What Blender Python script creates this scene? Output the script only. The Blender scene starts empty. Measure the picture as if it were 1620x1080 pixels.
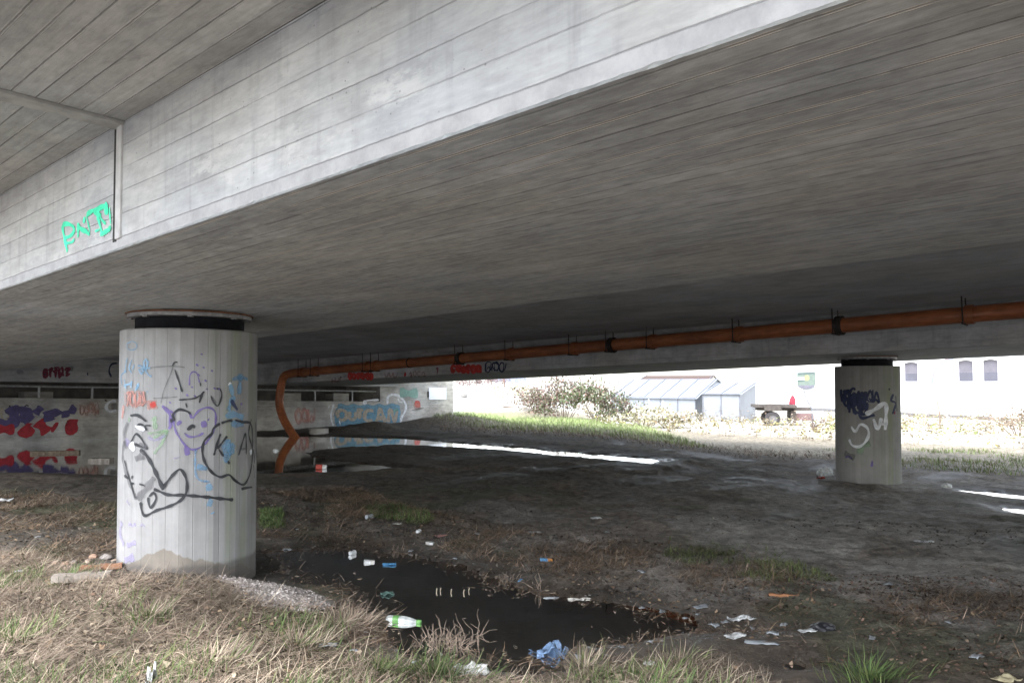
import bpy, math, random
import numpy as np
from mathutils import Vector, Matrix
random.seed(7); RNG = np.random.default_rng(7)
S = bpy.context.scene
COL = S.collection
R = math.radians

# ------------------------------------------------------------------ camera
FPX, HOR, PITCH, EYE = 1200.0, 605.0, R(1.6), 1.6      # focal length in photo pixels, horizon row, pitch, eye height
CX = 810.0
CY = HOR - FPX * math.tan(PITCH)
cd = bpy.data.cameras.new("camera"); cam = bpy.data.objects.new("camera", cd); COL.objects.link(cam)
cam.location = (0, 0, EYE); cam.rotation_euler = (math.pi / 2 + PITCH, 0, 0)
cd.sensor_width = 36; cd.lens = 36 * FPX / 1620
cd.shift_x = 0; cd.shift_y = (CY - 540) / 1620
cd.clip_start = .05; cd.clip_end = 3000
S.camera = cam

# ------------------------------------------------------------------ light
SUN_EL, SUN_AZ = 50, 215          # overcast: a broad soft sun from behind the camera on the left
w = bpy.data.worlds.new("World"); S.world = w; w.use_nodes = True
nt = w.node_tree; nt.nodes.clear()
sky = nt.nodes.new('ShaderNodeTexSky'); sky.sky_type = 'NISHITA'; sky.sun_disc = False
sky.sun_elevation = R(SUN_EL); sky.sun_rotation = R(SUN_AZ)
sky.dust_density = 1.5; sky.ozone_density = 1.0; sky.air_density = 1.0
hs = nt.nodes.new('ShaderNodeHueSaturation'); hs.inputs['Saturation'].default_value = .40
bg = nt.nodes.new('ShaderNodeBackground'); bg.inputs['Strength'].default_value = .15
wo = nt.nodes.new('ShaderNodeOutputWorld')
nt.links.new(sky.outputs[0], hs.inputs['Color']); nt.links.new(hs.outputs[0], bg.inputs[0]); nt.links.new(bg.outputs[0], wo.inputs[0])
sl = bpy.data.lights.new("sun", 'SUN'); so = bpy.data.objects.new("sun", sl); COL.objects.link(so)
sl.energy = 1.0; sl.angle = R(40); sl.color = (1, .985, .97)
az, el = R(SUN_AZ), R(SUN_EL)
sdir = Vector((math.sin(az) * math.cos(el), math.cos(az) * math.cos(el), math.sin(el)))
so.rotation_euler = sdir.to_track_quat('Z', 'Y').to_euler(); so.location = (-8, -8, 20)
S.view_settings.view_transform = 'Standard'; S.view_settings.look = 'None'
S.view_settings.gamma = 1; S.view_settings.exposure = 2.56
cy_ = S.cycles
cy_.max_bounces = 10; cy_.diffuse_bounces = 6; cy_.glossy_bounces = 4; cy_.transparent_max_bounces = 32
cy_.sample_clamp_indirect = 8
cy_.use_denoising = True

# ------------------------------------------------------------------ helpers
def ray(px, py):
    x = (px - CX) / FPX; y = -(py - CY) / FPX
    c, s = math.cos(PITCH), math.sin(PITCH)
    return np.array([x, c - y * s, s + y * c])
CAM = np.array([0, 0, EYE])
def at_depth(px, py, Z):
    r = ray(px, py); return CAM + r * (Z / r[1])
def on_plane(px, py, P0, n):
    r = ray(px, py); return CAM + r * (((P0 - CAM) @ n) / (r @ n))

# bridge frame: D runs along the bridge, P across it (away from the camera), U up
_vp = ray(-590, 661); D = _vp / np.linalg.norm(_vp)
P = np.cross(D, [0, 0, 1.]); P /= np.linalg.norm(P)
P = P if P[0] > 0 else -P
P = P + np.array([0, 0, -.015]); P /= np.linalg.norm(P)
D = D - P * (D @ P); D /= np.linalg.norm(D)
U = np.cross(P, D); U = U if U[2] > 0 else -U
B0 = at_depth(301, 500, 6.58)                 # soffit of the near girder above the near column
def bw(u, v, z): return B0 + P * u + D * v + U * z
BM = Matrix(((P[0], D[0], U[0], B0[0]), (P[1], D[1], U[1], B0[1]), (P[2], D[2], U[2], B0[2]), (0, 0, 0, 1)))
def uv_of(x, y):
    dx, dy = x - B0[0], y - B0[1]
    return dx * P[0] + dy * P[1], dx * D[0] + dy * D[1]

def tag(o, label=None, cat=None, group=None, kind=None):
    if label: o['label'] = label
    if cat: o['category'] = cat
    if group: o['group'] = group
    if kind: o['kind'] = kind
    return o
def empty(name, loc=(0, 0, 0), rz=0, label=None, cat=None, group=None, matrix=None):
    o = bpy.data.objects.new(name, None); COL.objects.link(o); o.empty_display_size = .2
    if matrix is not None: o.matrix_world = matrix
    else: o.location = loc; o.rotation_euler = (0, 0, rz)
    return tag(o, label, cat, group)

def mesh_np(name, V, F, mats, parent=None, smooth=False, cols=None, attrs=None, midx=None):
    """V (n,3), F list of tuples or an (m,k) array"""
    me = bpy.data.meshes.new(name)
    V = np.asarray(V, dtype=np.float32)
    if isinstance(F, np.ndarray):
        m, k = F.shape
        me.vertices.add(len(V)); me.vertices.foreach_set('co', V.ravel())
        me.loops.add(m * k); me.loops.foreach_set('vertex_index', F.astype(np.int32).ravel())
        me.polygons.add(m); me.polygons.foreach_set('loop_start', np.arange(0, m * k, k, dtype=np.int32))
        me.polygons.foreach_set('loop_total', np.full(m, k, dtype=np.int32))
        me.update(calc_edges=True)
    else:
        me.from_pydata([tuple(map(float, v)) for v in V], [], F); me.update()
    if cols is not None:
        a = me.color_attributes.new('col', 'FLOAT_COLOR', 'POINT')
        c = np.ones((len(V), 4), np.float32); c[:, :3] = cols; a.data.foreach_set('color', c.ravel())
    for k_, arr in (attrs or {}).items():
        a = me.attributes.new(k_, 'FLOAT', 'POINT'); a.data.foreach_set('value', np.asarray(arr, np.float32))
    for mt in (mats if isinstance(mats, (list, tuple)) else [mats]): me.materials.append(mt)
    if midx is not None: me.polygons.foreach_set('material_index', np.asarray(midx, np.int32))
    if smooth: me.polygons.foreach_set('use_smooth', np.ones(len(me.polygons), bool))
    me.validate()
    o = bpy.data.objects.new(name, me); COL.objects.link(o)
    if parent is not None: o.parent = parent
    return o

class MB:
    def __init__(s): s.v = []; s.f = []
    def add(s, V, F):
        b = len(s.v); s.v += [tuple(map(float, q)) for q in V]; s.f += [tuple(i + b for i in q) for q in F]; return s
    def box(s, x0, x1, y0, y1, z0, z1, bev=0, tr=None):
        if bev <= 0:
            V = [(x, y, z) for x in (x0, x1) for y in (y0, y1) for z in (z0, z1)]
            F = [(0, 1, 3, 2), (4, 6, 7, 5), (0, 4, 5, 1), (2, 3, 7, 6), (0, 2, 6, 4), (1, 5, 7, 3)]
        else:
            import bmesh
            bm = bmesh.new(); bmesh.ops.create_cube(bm, size=1)
            for q in bm.verts: q.co = ((x0 + x1) / 2 + q.co.x * (x1 - x0), (y0 + y1) / 2 + q.co.y * (y1 - y0), (z0 + z1) / 2 + q.co.z * (z1 - z0))
            bmesh.ops.bevel(bm, geom=bm.edges[:], offset=bev, segments=2, affect='EDGES', profile=.5)
            bm.verts.ensure_lookup_table()
            V = [tuple(q.co) for q in bm.verts]; F = [tuple(q.index for q in f.verts) for f in bm.faces]; bm.free()
        if tr is not None: V = [tuple(tr @ Vector(q)) for q in V]
        return s.add(V, F)
    def tube(s, pts, r, n=12, cap=True):
        pts = [Vector(map(float, q)) for q in pts]; k = len(pts)
        rr = r if isinstance(r, (list, tuple)) else [r] * k
        t0 = (pts[1] - pts[0]).normalized(); a = t0.orthogonal().normalized()
        V = []
        for i in range(k):
            t = (pts[min(i + 1, k - 1)] - pts[max(i - 1, 0)]).normalized()
            a = (a - t * a.dot(t)).normalized(); b = t.cross(a)
            V += [tuple(pts[i] + (a * math.cos(2 * math.pi * j / n) + b * math.sin(2 * math.pi * j / n)) * rr[i]) for j in range(n)]
        F = [(i * n + j, i * n + (j + 1) % n, (i + 1) * n + (j + 1) % n, (i + 1) * n + j) for i in range(k - 1) for j in range(n)]
        if cap: F += [tuple(range(n))[::-1], tuple(range((k - 1) * n, k * n))]
        return s.add(V, F)
    def lathe(s, prof, n=32, tr=None, caps=True):
        V = []; F = []
        for (r, z) in prof: V += [(r * math.cos(2 * math.pi * j / n), r * math.sin(2 * math.pi * j / n), z) for j in range(n)]
        for i in range(len(prof) - 1):
            F += [(i * n + j, i * n + (j + 1) % n, (i + 1) * n + (j + 1) % n, (i + 1) * n + j) for j in range(n)]
        if caps: F += [tuple(range(n))[::-1], tuple(range((len(prof) - 1) * n, len(prof) * n))]
        if tr is not None: V = [tuple(tr @ Vector(q)) for q in V]
        return s.add(V, F)
    def build(s, name, mat, parent=None, smooth=False):
        o = mesh_np(name, s.v, s.f, mat, parent, smooth)
        if smooth:
            try: o.data.set_sharp_from_angle(angle=R(40))
            except Exception: pass
        return o

# value noise
def _h(ix, iy, s):
    n = (ix.astype(np.int64) * 374761393 + iy.astype(np.int64) * 668265263 + s * 1274126177) & 0xffffffff
    n = ((n ^ (n >> 13)) * 1274126177) & 0xffffffff
    return ((n ^ (n >> 16)) & 0xffffff) / float(0xffffff)
def vn(x, y, s=0):
    x = np.asarray(x, float); y = np.asarray(y, float)
    ix, iy = np.floor(x), np.floor(y); fx, fy = x - ix, y - iy
    fx = fx * fx * (3 - 2 * fx); fy = fy * fy * (3 - 2 * fy)
    a = _h(ix, iy, s); b = _h(ix + 1, iy, s); c = _h(ix, iy + 1, s); d = _h(ix + 1, iy + 1, s)
    return (a + (b - a) * fx) * (1 - fy) + (c + (d - c) * fx) * fy
def fbm(x, y, s=0, o=4):
    t = 0; a = .5; k = 0
    for i in range(o):
        t = t + a * vn(x * 2 ** i, y * 2 ** i, s + i * 17); k += a; a *= .5
    return t / k
def sst(a, b, x):
    t = np.clip((np.asarray(x, float) - a) / (b - a), 0, 1); return t * t * (3 - 2 * t)
def sdist(x, y, poly):
    """signed distance, negative inside"""
    x = np.asarray(x, float); y = np.asarray(y, float); d = np.full(x.shape, 1e9); ins = np.zeros(x.shape, bool)
    n = len(poly)
    for i in range(n):
        ax, ay = poly[i]; bx, by = poly[(i + 1) % n]
        ex, ey = bx - ax, by - ay
        t = np.clip(((x - ax) * ex + (y - ay) * ey) / (ex * ex + ey * ey + 1e-12), 0, 1)
        d = np.minimum(d, np.hypot(x - ax - ex * t, y - ay - ey * t))
        c = ((ay > y) != (by > y)) & (x < ex * (y - ay) / (ey if abs(ey) > 1e-12 else 1e-12) + ax)
        ins ^= c
    return np.where(ins, -d, d)
def pxpoly(pts, z):
    return [tuple(on_plane(a, b, np.array([0, 0, z]), np.array([0, 0, 1.]))[:2]) for a, b in pts]

# ------------------------------------------------------------------ shader helpers
class G:
    def __init__(s, name, rough=.8, spec=.3):
        s.mat = bpy.data.materials.new(name); s.mat.use_nodes = True
        s.t = s.mat.node_tree; s.n = s.t.nodes; s.b = s.n['Principled BSDF']
        s.b.inputs['Roughness'].default_value = rough; s.b.inputs['Specular IOR Level'].default_value = spec
        s.L = s.t.links.new; s._tc = None
    def inp(s, sock, v):
        if isinstance(v, (int, float)): sock.default_value = v
        elif isinstance(v, (tuple, list)):
            sock.default_value = tuple(v) if len(sock.default_value) == len(v) else tuple(v) + (1,)
        else: s.L(v, sock)
    def m(s, op, a, b=0, c=0):
        n = s.n.new('ShaderNodeMath'); n.operation = op
        for k, q in enumerate((a, b, c)): s.inp(n.inputs[k], q)
        return n.outputs[0]
    def obj(s):
        if s._tc is None: s._tc = s.n.new('ShaderNodeTexCoord').outputs['Object']
        return s._tc
    def sep(s, vec=None):
        n = s.n.new('ShaderNodeSeparateXYZ'); s.L(vec or s.obj(), n.inputs[0]); return n.outputs
    def comb(s, x, y, z):
        n = s.n.new('ShaderNodeCombineXYZ')
        for k, q in enumerate((x, y, z)): s.inp(n.inputs[k], q)
        return n.outputs[0]
    def scale(s, v, vec=None):
        n = s.n.new('ShaderNodeVectorMath'); n.operation = 'MULTIPLY'; s.L(vec or s.obj(), n.inputs[0]); n.inputs[1].default_value = v; return n.outputs[0]
    def noise(s, vec, sc, det=4, rough=.55, dist=0):
        n = s.n.new('ShaderNodeTexNoise'); s.inp(n.inputs['Vector'], vec); n.inputs['Scale'].default_value = sc
        n.inputs['Detail'].default_value = det; n.inputs['Roughness'].default_value = rough; n.inputs['Distortion'].default_value = dist
        return n.outputs[0]
    def vor(s, vec, sc, feat='F1', rnd=1):
        n = s.n.new('ShaderNodeTexVoronoi'); n.feature = feat; s.inp(n.inputs['Vector'], vec); n.inputs['Scale'].default_value = sc
        n.inputs['Randomness'].default_value = rnd; return n.outputs[0]
    def wn(s, x):
        n = s.n.new('ShaderNodeTexWhiteNoise'); n.noise_dimensions = '1D'; s.inp(n.inputs['W'], x); return n.outputs[0]
    def mr(s, x, a, b, c=0, d=1, smooth=True):
        n = s.n.new('ShaderNodeMapRange'); n.interpolation_type = 'SMOOTHSTEP' if smooth else 'LINEAR'
        for k, q in zip(('Value', 'From Min', 'From Max', 'To Min', 'To Max'), (x, a, b, c, d)): s.inp(n.inputs[k], q)
        return n.outputs[0]
    def mix(s, f, a, b, mode='MIX'):
        n = s.n.new('ShaderNodeMix'); n.data_type = 'RGBA'; n.blend_type = mode
        s.inp(n.inputs[0], f); s.inp(n.inputs[6], a); s.inp(n.inputs[7], b); return n.outputs[2]
    def val(s, col, f):      # colour times a value
        n = s.n.new('ShaderNodeVectorMath'); n.operation = 'SCALE'; s.inp(n.inputs[0], col if not isinstance(col, (tuple, list)) else tuple(col)[:3]); s.inp(n.inputs[3], f); return n.outputs[0]
    def attr(s, name, color=True):
        n = s.n.new('ShaderNodeAttribute'); n.attribute_name = name; return n.outputs['Color' if color else 'Fac']
    def bump(s, h, strength=.5, dist=.01):
        n = s.n.new('ShaderNodeBump'); n.inputs['Strength'].default_value = strength; n.inputs['Distance'].default_value = dist
        s.L(h, n.inputs['Height']); s.L(n.outputs[0], s.b.inputs['Normal']); return n.outputs[0]
    def base(s, c): s.inp(s.b.inputs['Base Color'], c); return s
    def rough(s, r): s.inp(s.b.inputs['Roughness'], r); return s

def simple(name, col, rough=.6, var=.25, sc=12, spec=.3, bump=0, metal=0):
    g = G(name, rough, spec)
    n = g.noise(g.obj(), sc, 5)
    g.base(g.val(col, g.mr(n, .25, .75, 1 - var, 1 + var)))
    if bump: g.bump(g.noise(g.obj(), sc * 3, 5), bump, .01)
    g.b.inputs['Metallic'].default_value = metal
    return g.mat

def board_mat(name, axis, pitch_, offset, col, groove=.5, gw=.003, fin=0., grain=.25, patch=.25, boardvar=.12, strip=False, pits=.5, eff=0., warm=(1, 1, 1)):
    """board-marked concrete; boards run along local Y, repeated along local X or Z"""
    g = G(name, .85, .2)
    x, y, z = g.sep()
    a = {'x': x, 'z': z}[axis]; o = {'x': z, 'z': x}[axis]
    wob = g.m('MULTIPLY', g.m('SUBTRACT', g.noise(g.comb(a, g.m('MULTIPLY', y, .6), 0), 2.2, 2), .5), .012)
    wob2 = g.m('MULTIPLY', g.m('SUBTRACT', g.noise(g.comb(0, y, 3), 14, 3), .5), .006)
    aw = g.m('ADD', a, g.m('ADD', wob, wob2))
    t = g.m('DIVIDE', g.m('SUBTRACT', aw, offset), pitch_)
    idn = g.m('FLOOR', t); fr = g.m('FRACT', t)
    dist = g.m('MULTIPLY', g.m('MINIMUM', fr, g.m('SUBTRACT', 1, fr)), pitch_)
    line = g.m('SUBTRACT', 1, g.mr(dist, gw * .35, gw))
    eid = g.m('ROUND', t)                                                       # which joint this is
    brk = g.noise(g.comb(g.m('MULTIPLY', eid, 7.3), g.m('MULTIPLY', y, 1.0), 0), 1.3, 5, .7)
    line = g.m('MULTIPLY', line, g.mr(brk, .32, .62, .25, 1))
    rnd = g.wn(idn)
    grain_v = g.comb(g.m('MULTIPLY', a, 55), g.m('MULTIPLY', y, 4.5), g.m('MULTIPLY', rnd, 50))
    gr = g.noise(grain_v, 1, 5, .65)
    big = g.noise(g.obj(), 1.1, 5, .6)
    mid = g.noise(g.comb(g.m('MULTIPLY', a, 6), g.m('MULTIPLY', y, 2.2), g.m('MULTIPLY', o, 2)), 1.3, 6, .65, .4)
    k = g.m('MULTIPLY', g.mr(rnd, 0, 1, 1 - boardvar, 1 + boardvar, False), g.mr(gr, .25, .75, 1 - grain, 1 + grain, False))
    k = g.m('MULTIPLY', k, g.mr(big, .25, .75, 1 - patch, 1 + patch))
    k = g.m('MULTIPLY', k, g.mr(mid, .25, .75, 1 - patch * .7, 1 + patch * .7))
    mot = g.noise(g.comb(g.m('MULTIPLY', a, 22), g.m('MULTIPLY', y, 9), g.m('MULTIPLY', o, 9)), 1.0, 6, .7, .3)
    k = g.m('MULTIPLY', k, g.mr(mot, .3, .7, 1 - grain * .8, 1 + grain * .7))
    hue = g.noise(g.obj(), .7, 3)
    c = g.mix(g.mr(hue, .35, .65), tuple(q * w_ for q, w_ in zip(col, (1.02, 1.0, .965))), tuple(q * w_ for q, w_ in zip(col, (.98, 1.0, 1.03))))
    c = g.val(c, k)
    if eff:      # pale lime bloom and grit, in patches
        e = g.noise(g.comb(g.m('MULTIPLY', y, 1.5), g.m('MULTIPLY', a, 4), 2), 1.6, 8, .72)
        e = g.m('MULTIPLY', g.mr(e, .50, .62), g.mr(g.noise(g.obj(), .8, 2), .38, .58))
        c = g.mix(g.m('MULTIPLY', e, eff), c, (.53, .52, .50))
        st = g.noise(g.comb(g.m('MULTIPLY', y, 14), g.m('MULTIPLY', a, 1.3), 5), 1, 5, .6)
        c = g.val(c, g.mr(st, .5, .8, 1.03, .80))
    if pits:
        pv = g.vor(g.obj(), 26)
        pm = g.m('MULTIPLY', g.m('SUBTRACT', 1, g.mr(pv, .05, .13)), g.mr(g.noise(g.obj(), 3, 3), .5, .62))
        c = g.mix(g.m('MULTIPLY', pm, pits), c, tuple(q * .35 for q in col))
    if strip:    # mortar strip along the bottom arris with an open crack above it
        ins = g.m('LESS_THAN', aw, .061)
        sm = g.val((col[0] * .93, col[1] * .92, col[2] * .93), g.mr(g.noise(g.obj(), 7, 6, .7), .25, .75, .8, 1.15))
        c = g.mix(ins, c, sm)
        cr = g.m('ABSOLUTE', g.m('SUBTRACT', aw, .061))
        line = g.m('MULTIPLY', line, g.m('GREATER_THAN', aw, .058))
        line = g.m('MAXIMUM', line, g.m('SUBTRACT', 1, g.mr(cr, .001, .004)))
    c = g.mix(g.m('MULTIPLY', line, groove), c, tuple(q * .25 for q in col))
    h = g.m('SUBTRACT', g.m('ADD', g.m('MULTIPLY', gr, .25), g.m('MULTIPLY', rnd, .35)), line)
    if fin:      # thin pale fins of mortar that leaked between the boards
        fl = g.m('SUBTRACT', 1, g.mr(g.m('ABSOLUTE', g.m('SUBTRACT', dist, .005)), .0012, .0048))
        sel = g.noise(g.comb(g.m('MULTIPLY', eid, 3.7), g.m('MULTIPLY', y, .8), 9), 1.0, 6, .75)
        fl = g.m('MULTIPLY', fl, g.mr(sel, .48, .57))
        c = g.mix(g.m('MULTIPLY', fl, fin), c, (.55, .52, .47))
        h = g.m('ADD', h, g.m('MULTIPLY', fl, .8))
        spk = g.m('MULTIPLY', g.m('SUBTRACT', 1, g.mr(g.vor(g.comb(g.m('MULTIPLY', a, 9), g.m('MULTIPLY', y, 3), 0), 1), .04, .10)), g.mr(g.noise(g.obj(), 1.7, 3), .52, .62))
        c = g.mix(g.m('MULTIPLY', spk, .6), c, (.5, .48, .44))
        smu = g.noise(g.comb(g.m('MULTIPLY', a, 7), g.m('MULTIPLY', y, 2.4), 11), 1.0, 7, .7, .6)
        c = g.val(c, g.mr(smu, .56, .74, 1.03, .70))
        rs = g.m('MULTIPLY', g.m('SUBTRACT', 1, g.mr(g.vor(g.comb(g.m('MULTIPLY', a, 3.1), g.m('MULTIPLY', y, 1.1), 3), 1), .01, .035)), .7)
        c = g.mix(rs, c, (.14, .075, .045))
    g.base(c)
    fine = g.noise(g.obj(), 160, 3)
    g.bump(g.m('ADD', h, g.m('MULTIPLY', fine, .25)), .55, .006)
    return g.mat

CONC = (.36, .355, .345)
M = {}
M['face'] = board_mat('concrete_face', 'z', .1165, .061, (.375, .373, .371), groove=.50, gw=.0038, patch=.15, grain=.10, boardvar=.06, strip=True, eff=.6, pits=.8)
M['soffit'] = board_mat('concrete_soffit', 'x', .098, .03, (.352, .368, .372), groove=.52, gw=.0075, fin=1., grain=.20, patch=.16, boardvar=.07, pits=.25)
M['ceiling'] = board_mat('concrete_ceiling', 'x', .1, .03, (.36, .357, .34), groove=.75, gw=.005, fin=.35, grain=.14, patch=.15, boardvar=.09)
M['deckin'] = board_mat('concrete_deck_lightened', 'x', .25, .1, (.41, .41, .415), groove=.25, gw=.010, patch=.18, grain=.06, boardvar=.07, fin=.3)  # smoother boards; colour lightened to make up for weak bounced light
M['inner'] = board_mat('concrete_inner', 'z', .2, .1, (.40, .40, .405), groove=.35, gw=.006, patch=.25, grain=.1, boardvar=.06, eff=.3)
M['abut'] = board_mat('concrete_abutment', 'z', .5, .1, (.36, .345, .325), groove=.25, gw=.008, patch=.35, grain=.1, boardvar=.06, eff=.4)

# ------------------------------------------------------------------ ground shape
P1 = pxpoly([(425, 872), (520, 866), (640, 877), (780, 908), (800, 930), (880, 938), (960, 948), (1060, 975), (1160, 1003), (1245, 1010), (1180, 1019), (1060, 1014), (960, 1024), (880, 1050), (760, 1046), (640, 1034), (575, 1018), (600, 985), (550, 948), (525, 928), (445, 905)], -.12)
P2 = pxpoly([(-60, 704), (190, 691), (420, 690), (520, 690), (640, 693), (720, 700), (800, 706), (900, 715), (1000, 723), (1060, 729), (1030, 734), (900, 722), (760, 710), (640, 704), (540, 708), (480, 716), (530, 728), (590, 734), (650, 741), (560, 746), (420, 750), (190, 754), (0, 746), (-60, 746)], -.03)
P3 = pxpoly([(1520, 775), (1570, 778), (1650, 788), (1650, 795), (1580, 786), (1530, 780)], -.27)
P4 = pxpoly([(1575, 802), (1650, 808), (1650, 817), (1600, 812)], -.27)
P7 = pxpoly([(1235, 1052), (1270, 1046), (1330, 1052), (1300, 1064), (1250, 1062)], -.10)
POOLS = [(P1, -.12), (P2, -.03), (P3, -.27), (P4, -.27), (P7, -.10)]
COL1 = np.array([-2.79, 6.58]); COL2 = np.array([6.548, 14.0]); CR = .548
def hgt(x, y):
    x = np.asarray(x, float); y = np.asarray(y, float)
    u, v = uv_of(x, y)
    b = -.26 * sst(2.0, 6.5, x) * sst(6, 12, y)
    b = b - .10 * sst(30, 45, y)
    near = 1 - sst(18, 40, np.hypot(x, y))
    b = b + (fbm(u * 2.2, v * .5, 13) - .5) * .05 * near * sst(5, 8, y)
    b = b + (fbm(x * .8, y * .8, 3) - .5) * .10 * (.35 + .65 * near) + (fbm(x * 4, y * 4, 9) - .5) * .06 * near + (fbm(x * 14, y * 14, 21, 3) - .5) * .027 * near
    # straw bank in the foreground
    fg = 1 - sst(4.6, 6.0, y + .35 * x)
    b = b + .01 * fg + fg * (fbm(x * 5, y * 5, 33) - .5) * .06
    # mound at the near column
    d1 = np.hypot(x - COL1[0] - .15, y - COL1[1] + .45)
    b = b + .10 * (1 - sst(.5, 1.25, d1))
    d2 = np.hypot(x - COL2[0], y - COL2[1]); b = b + .05 * (1 - sst(.5, 1.3, d2))
    # unseen embankment added on the left to keep skylight off the abutment
    b = b + 2.3 * (1 - sst(-6.0, -1.0, u)) * sst(5.5, 10.5, v)
    # spoil heaps under the abutment wall
    for (px, py, rad, hh) in HEAPS:
        q = np.hypot((x - px) / rad, (y - py) / rad); b = b + hh * (1 - sst(0, 1, q)) * (.7 + .6 * fbm(x * 3, y * 3, 5))
    # banks beyond the bridge
    n = (x + 2.3) * -.63 + (y - 32) * .776
    b = b + np.clip(.22 * n, 0, 1.7) * sst(19, 21, u) * (1 - sst(1.5, 5, x))
    b = b + 1.9 * sst(18.9, 20.5, v) * (1 - sst(16.0, 21, u))
    # pools
    for poly, lv in POOLS:
        sd = sdist(x, y, poly) + (fbm(x * 2.2, y * 2.2, 41) - .5) * (.55 if poly is P1 else .5) + (fbm(x * 9, y * 9, 43, 3) - .5) * (.30 if poly is P2 else .10)
        inside = lv - np.clip(-sd * .3, 0, .12)
        outside = lv + np.clip(sd * .14, 0, .05) + .006
        sh = np.where(sd < 0, inside, outside)
        b = np.where(sd < 1.1, sh + (b - sh) * sst(.25, 1.1, sd), b)
    return b
HEAPS = [tuple(at_depth(585, 690, 26.2)[:2]) + (1.5, .26), tuple(at_depth(690, 676, 28.5)[:2]) + (2.6, .22), tuple(at_depth(545, 688, 25.0)[:2]) + (1.0, .16), tuple(at_depth(735, 680, 29.0)[:2]) + (2.5, .2)]
def h1(x, y): return float(hgt(np.array([x]), np.array([y]))[0])
def gpt(px, py):
    """the ground point seen at a photo pixel"""
    z = 0.
    for _ in range(14):
        q = on_plane(px, py, np.array([0, 0, z]), np.array([0, 0, 1.])); z = .5 * z + .5 * h1(q[0], q[1])
    return np.array([q[0], q[1], h1(q[0], q[1])])
def wpt(px, py, lv):
    return on_plane(px, py, np.array([0, 0, lv]), np.array([0, 0, 1.]))

# ------------------------------------------------------------------ ground sheet
rr = np.concatenate([np.linspace(.3, 3.2, 14)[:-1], 3.2 * 1.0082 ** np.arange(320), 44 * 1.075 ** np.arange(1, 40)])
aa = np.concatenate([np.linspace(-180, -44, 50)[:-1], np.arange(-44, 44.01, .17), np.linspace(44, 180, 50)[1:-1]])
RR, AA = np.meshgrid(rr, np.radians(aa), indexing='ij')
GX, GY = RR * np.sin(AA), RR * np.cos(AA)
GZ = hgt(GX.ravel(), GY.ravel()).reshape(GX.shape)
nr, na = GX.shape
I = np.arange(nr * na).reshape(nr, na)
F = np.stack([I[:-1, :], I[:-1, np.r_[1:na, 0]], I[1:, np.r_[1:na, 0]], I[1:, :]], -1).reshape(-1, 4)
gx, gy = GX.ravel(), GY.ravel(); gu, gv = uv_of(gx, gy)
def lerp(a, b, t): return a + (np.asarray(b) - a) * t[:, None]
mud = np.array([.112, .099, .084])
gc = np.tile(mud, (len(gx), 1))
nz = fbm(gx * 1.3, gy * 1.3, 61)[:]; nz2 = fbm(gx * 6, gy * 6, 63)
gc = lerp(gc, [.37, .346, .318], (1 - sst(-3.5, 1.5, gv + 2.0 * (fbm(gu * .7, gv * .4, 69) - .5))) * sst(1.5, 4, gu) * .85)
gc *= (.65 + .7 * nz2)[:, None]
gc = lerp(gc, [.155, .122, .093], sst(.50, .66, nz) * .55)
gc *= (.72 + .56 * fbm(gu * 2.6, gv * .55, 67))[:, None]
gc = lerp(gc, [.085, .092, .05], sst(.56, .68, fbm(gx * .9 + 7, gy * .9, 71)) * (1 - sst(9, 14, gy)) * .6)
fgm = (1 - sst(4.5, 5.9, gy + .35 * gx)); gc = lerp(gc, [.125, .095, .072], fgm * (.45 + .5 * nz2))
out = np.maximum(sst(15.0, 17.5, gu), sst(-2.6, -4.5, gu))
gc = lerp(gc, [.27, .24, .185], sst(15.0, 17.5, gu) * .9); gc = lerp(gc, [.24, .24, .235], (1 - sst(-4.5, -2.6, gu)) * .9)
bank = sst(18.2, 20.5, gu) * (1 - sst(33, 36, gy)) * (1 - sst(3, 6.5, gx)); gc = lerp(gc, [.24, .30, .12], bank)
fld = sst(22, 25, gu) * sst(3, 6, gx); gc = lerp(gc, [.62, .60, .54], fld * (.55 + .45 * nz2))
whb = sst(0, 1.2, (gx + 2.3) * -.63 + (gy - 33.2) * .776) * sst(19, 21, gu) * (1 - sst(48, 60, gy)) * (1 - sst(2, 6, gx)); gc = lerp(gc, [.58, .57, .53], whb)  # slope whitened in colour to carry its overexposure
SANDP = pxpoly([(345, 928), (420, 910), (480, 911), (528, 932), (490, 948), (400, 948)], .03)
snd = 1 - sst(-.02, .10, sdist(gx, gy, SANDP) + (fbm(gx * 8, gy * 8, 81) - .5) * .12); gc = lerp(gc, [.46, .42, .395], snd * (.75 + .25 * nz2))
d1 = np.hypot(gx - COL1[0], gy - COL1[1]); gc = lerp(gc, [.085, .078, .070], (1 - sst(.9, 1.5, d1 + .4 * nz2)) * (1 - snd) * .8)
for poly, lv in POOLS: gc = lerp(gc, [.20, .105, .045], 1 - sst(-.25, .0, sdist(gx, gy, poly)))
wet = np.zeros(len(gx))
for poly, lv in POOLS:
    wet = np.maximum(wet, 1 - sst(-.05, .55, sdist(gx, gy, poly) + .25 * (nz2 - .5)))
wet = np.maximum(wet, .55 * sst(.57, .68, fbm(gu * .5, gv * 1.3, 91)) * sst(3, 6, gu) * (1 - sst(14, 16, gu)))
gc *= (1 - .55 * wet * (1 - fgm * .5))[:, None]
g = G('ground_soil', .9, .3)
n1 = g.noise(g.obj(), 9, 8, .7); n2 = g.noise(g.obj(), 55, 5, .7); n3 = g.noise(g.scale((1.2, 5, 1)), 1.2, 5, .6)
c = g.val(g.attr('col'), g.mr(n1, .25, .75, .5, 1.5)); c = g.val(c, g.mr(n2, .25, .75, .6, 1.4))
c = g.mix(g.m('MULTIPLY', g.mr(n2, .60, .70), .45), c, (.16, .12, .085))
g.base(c)
wt = g.attr('wet', False)
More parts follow.
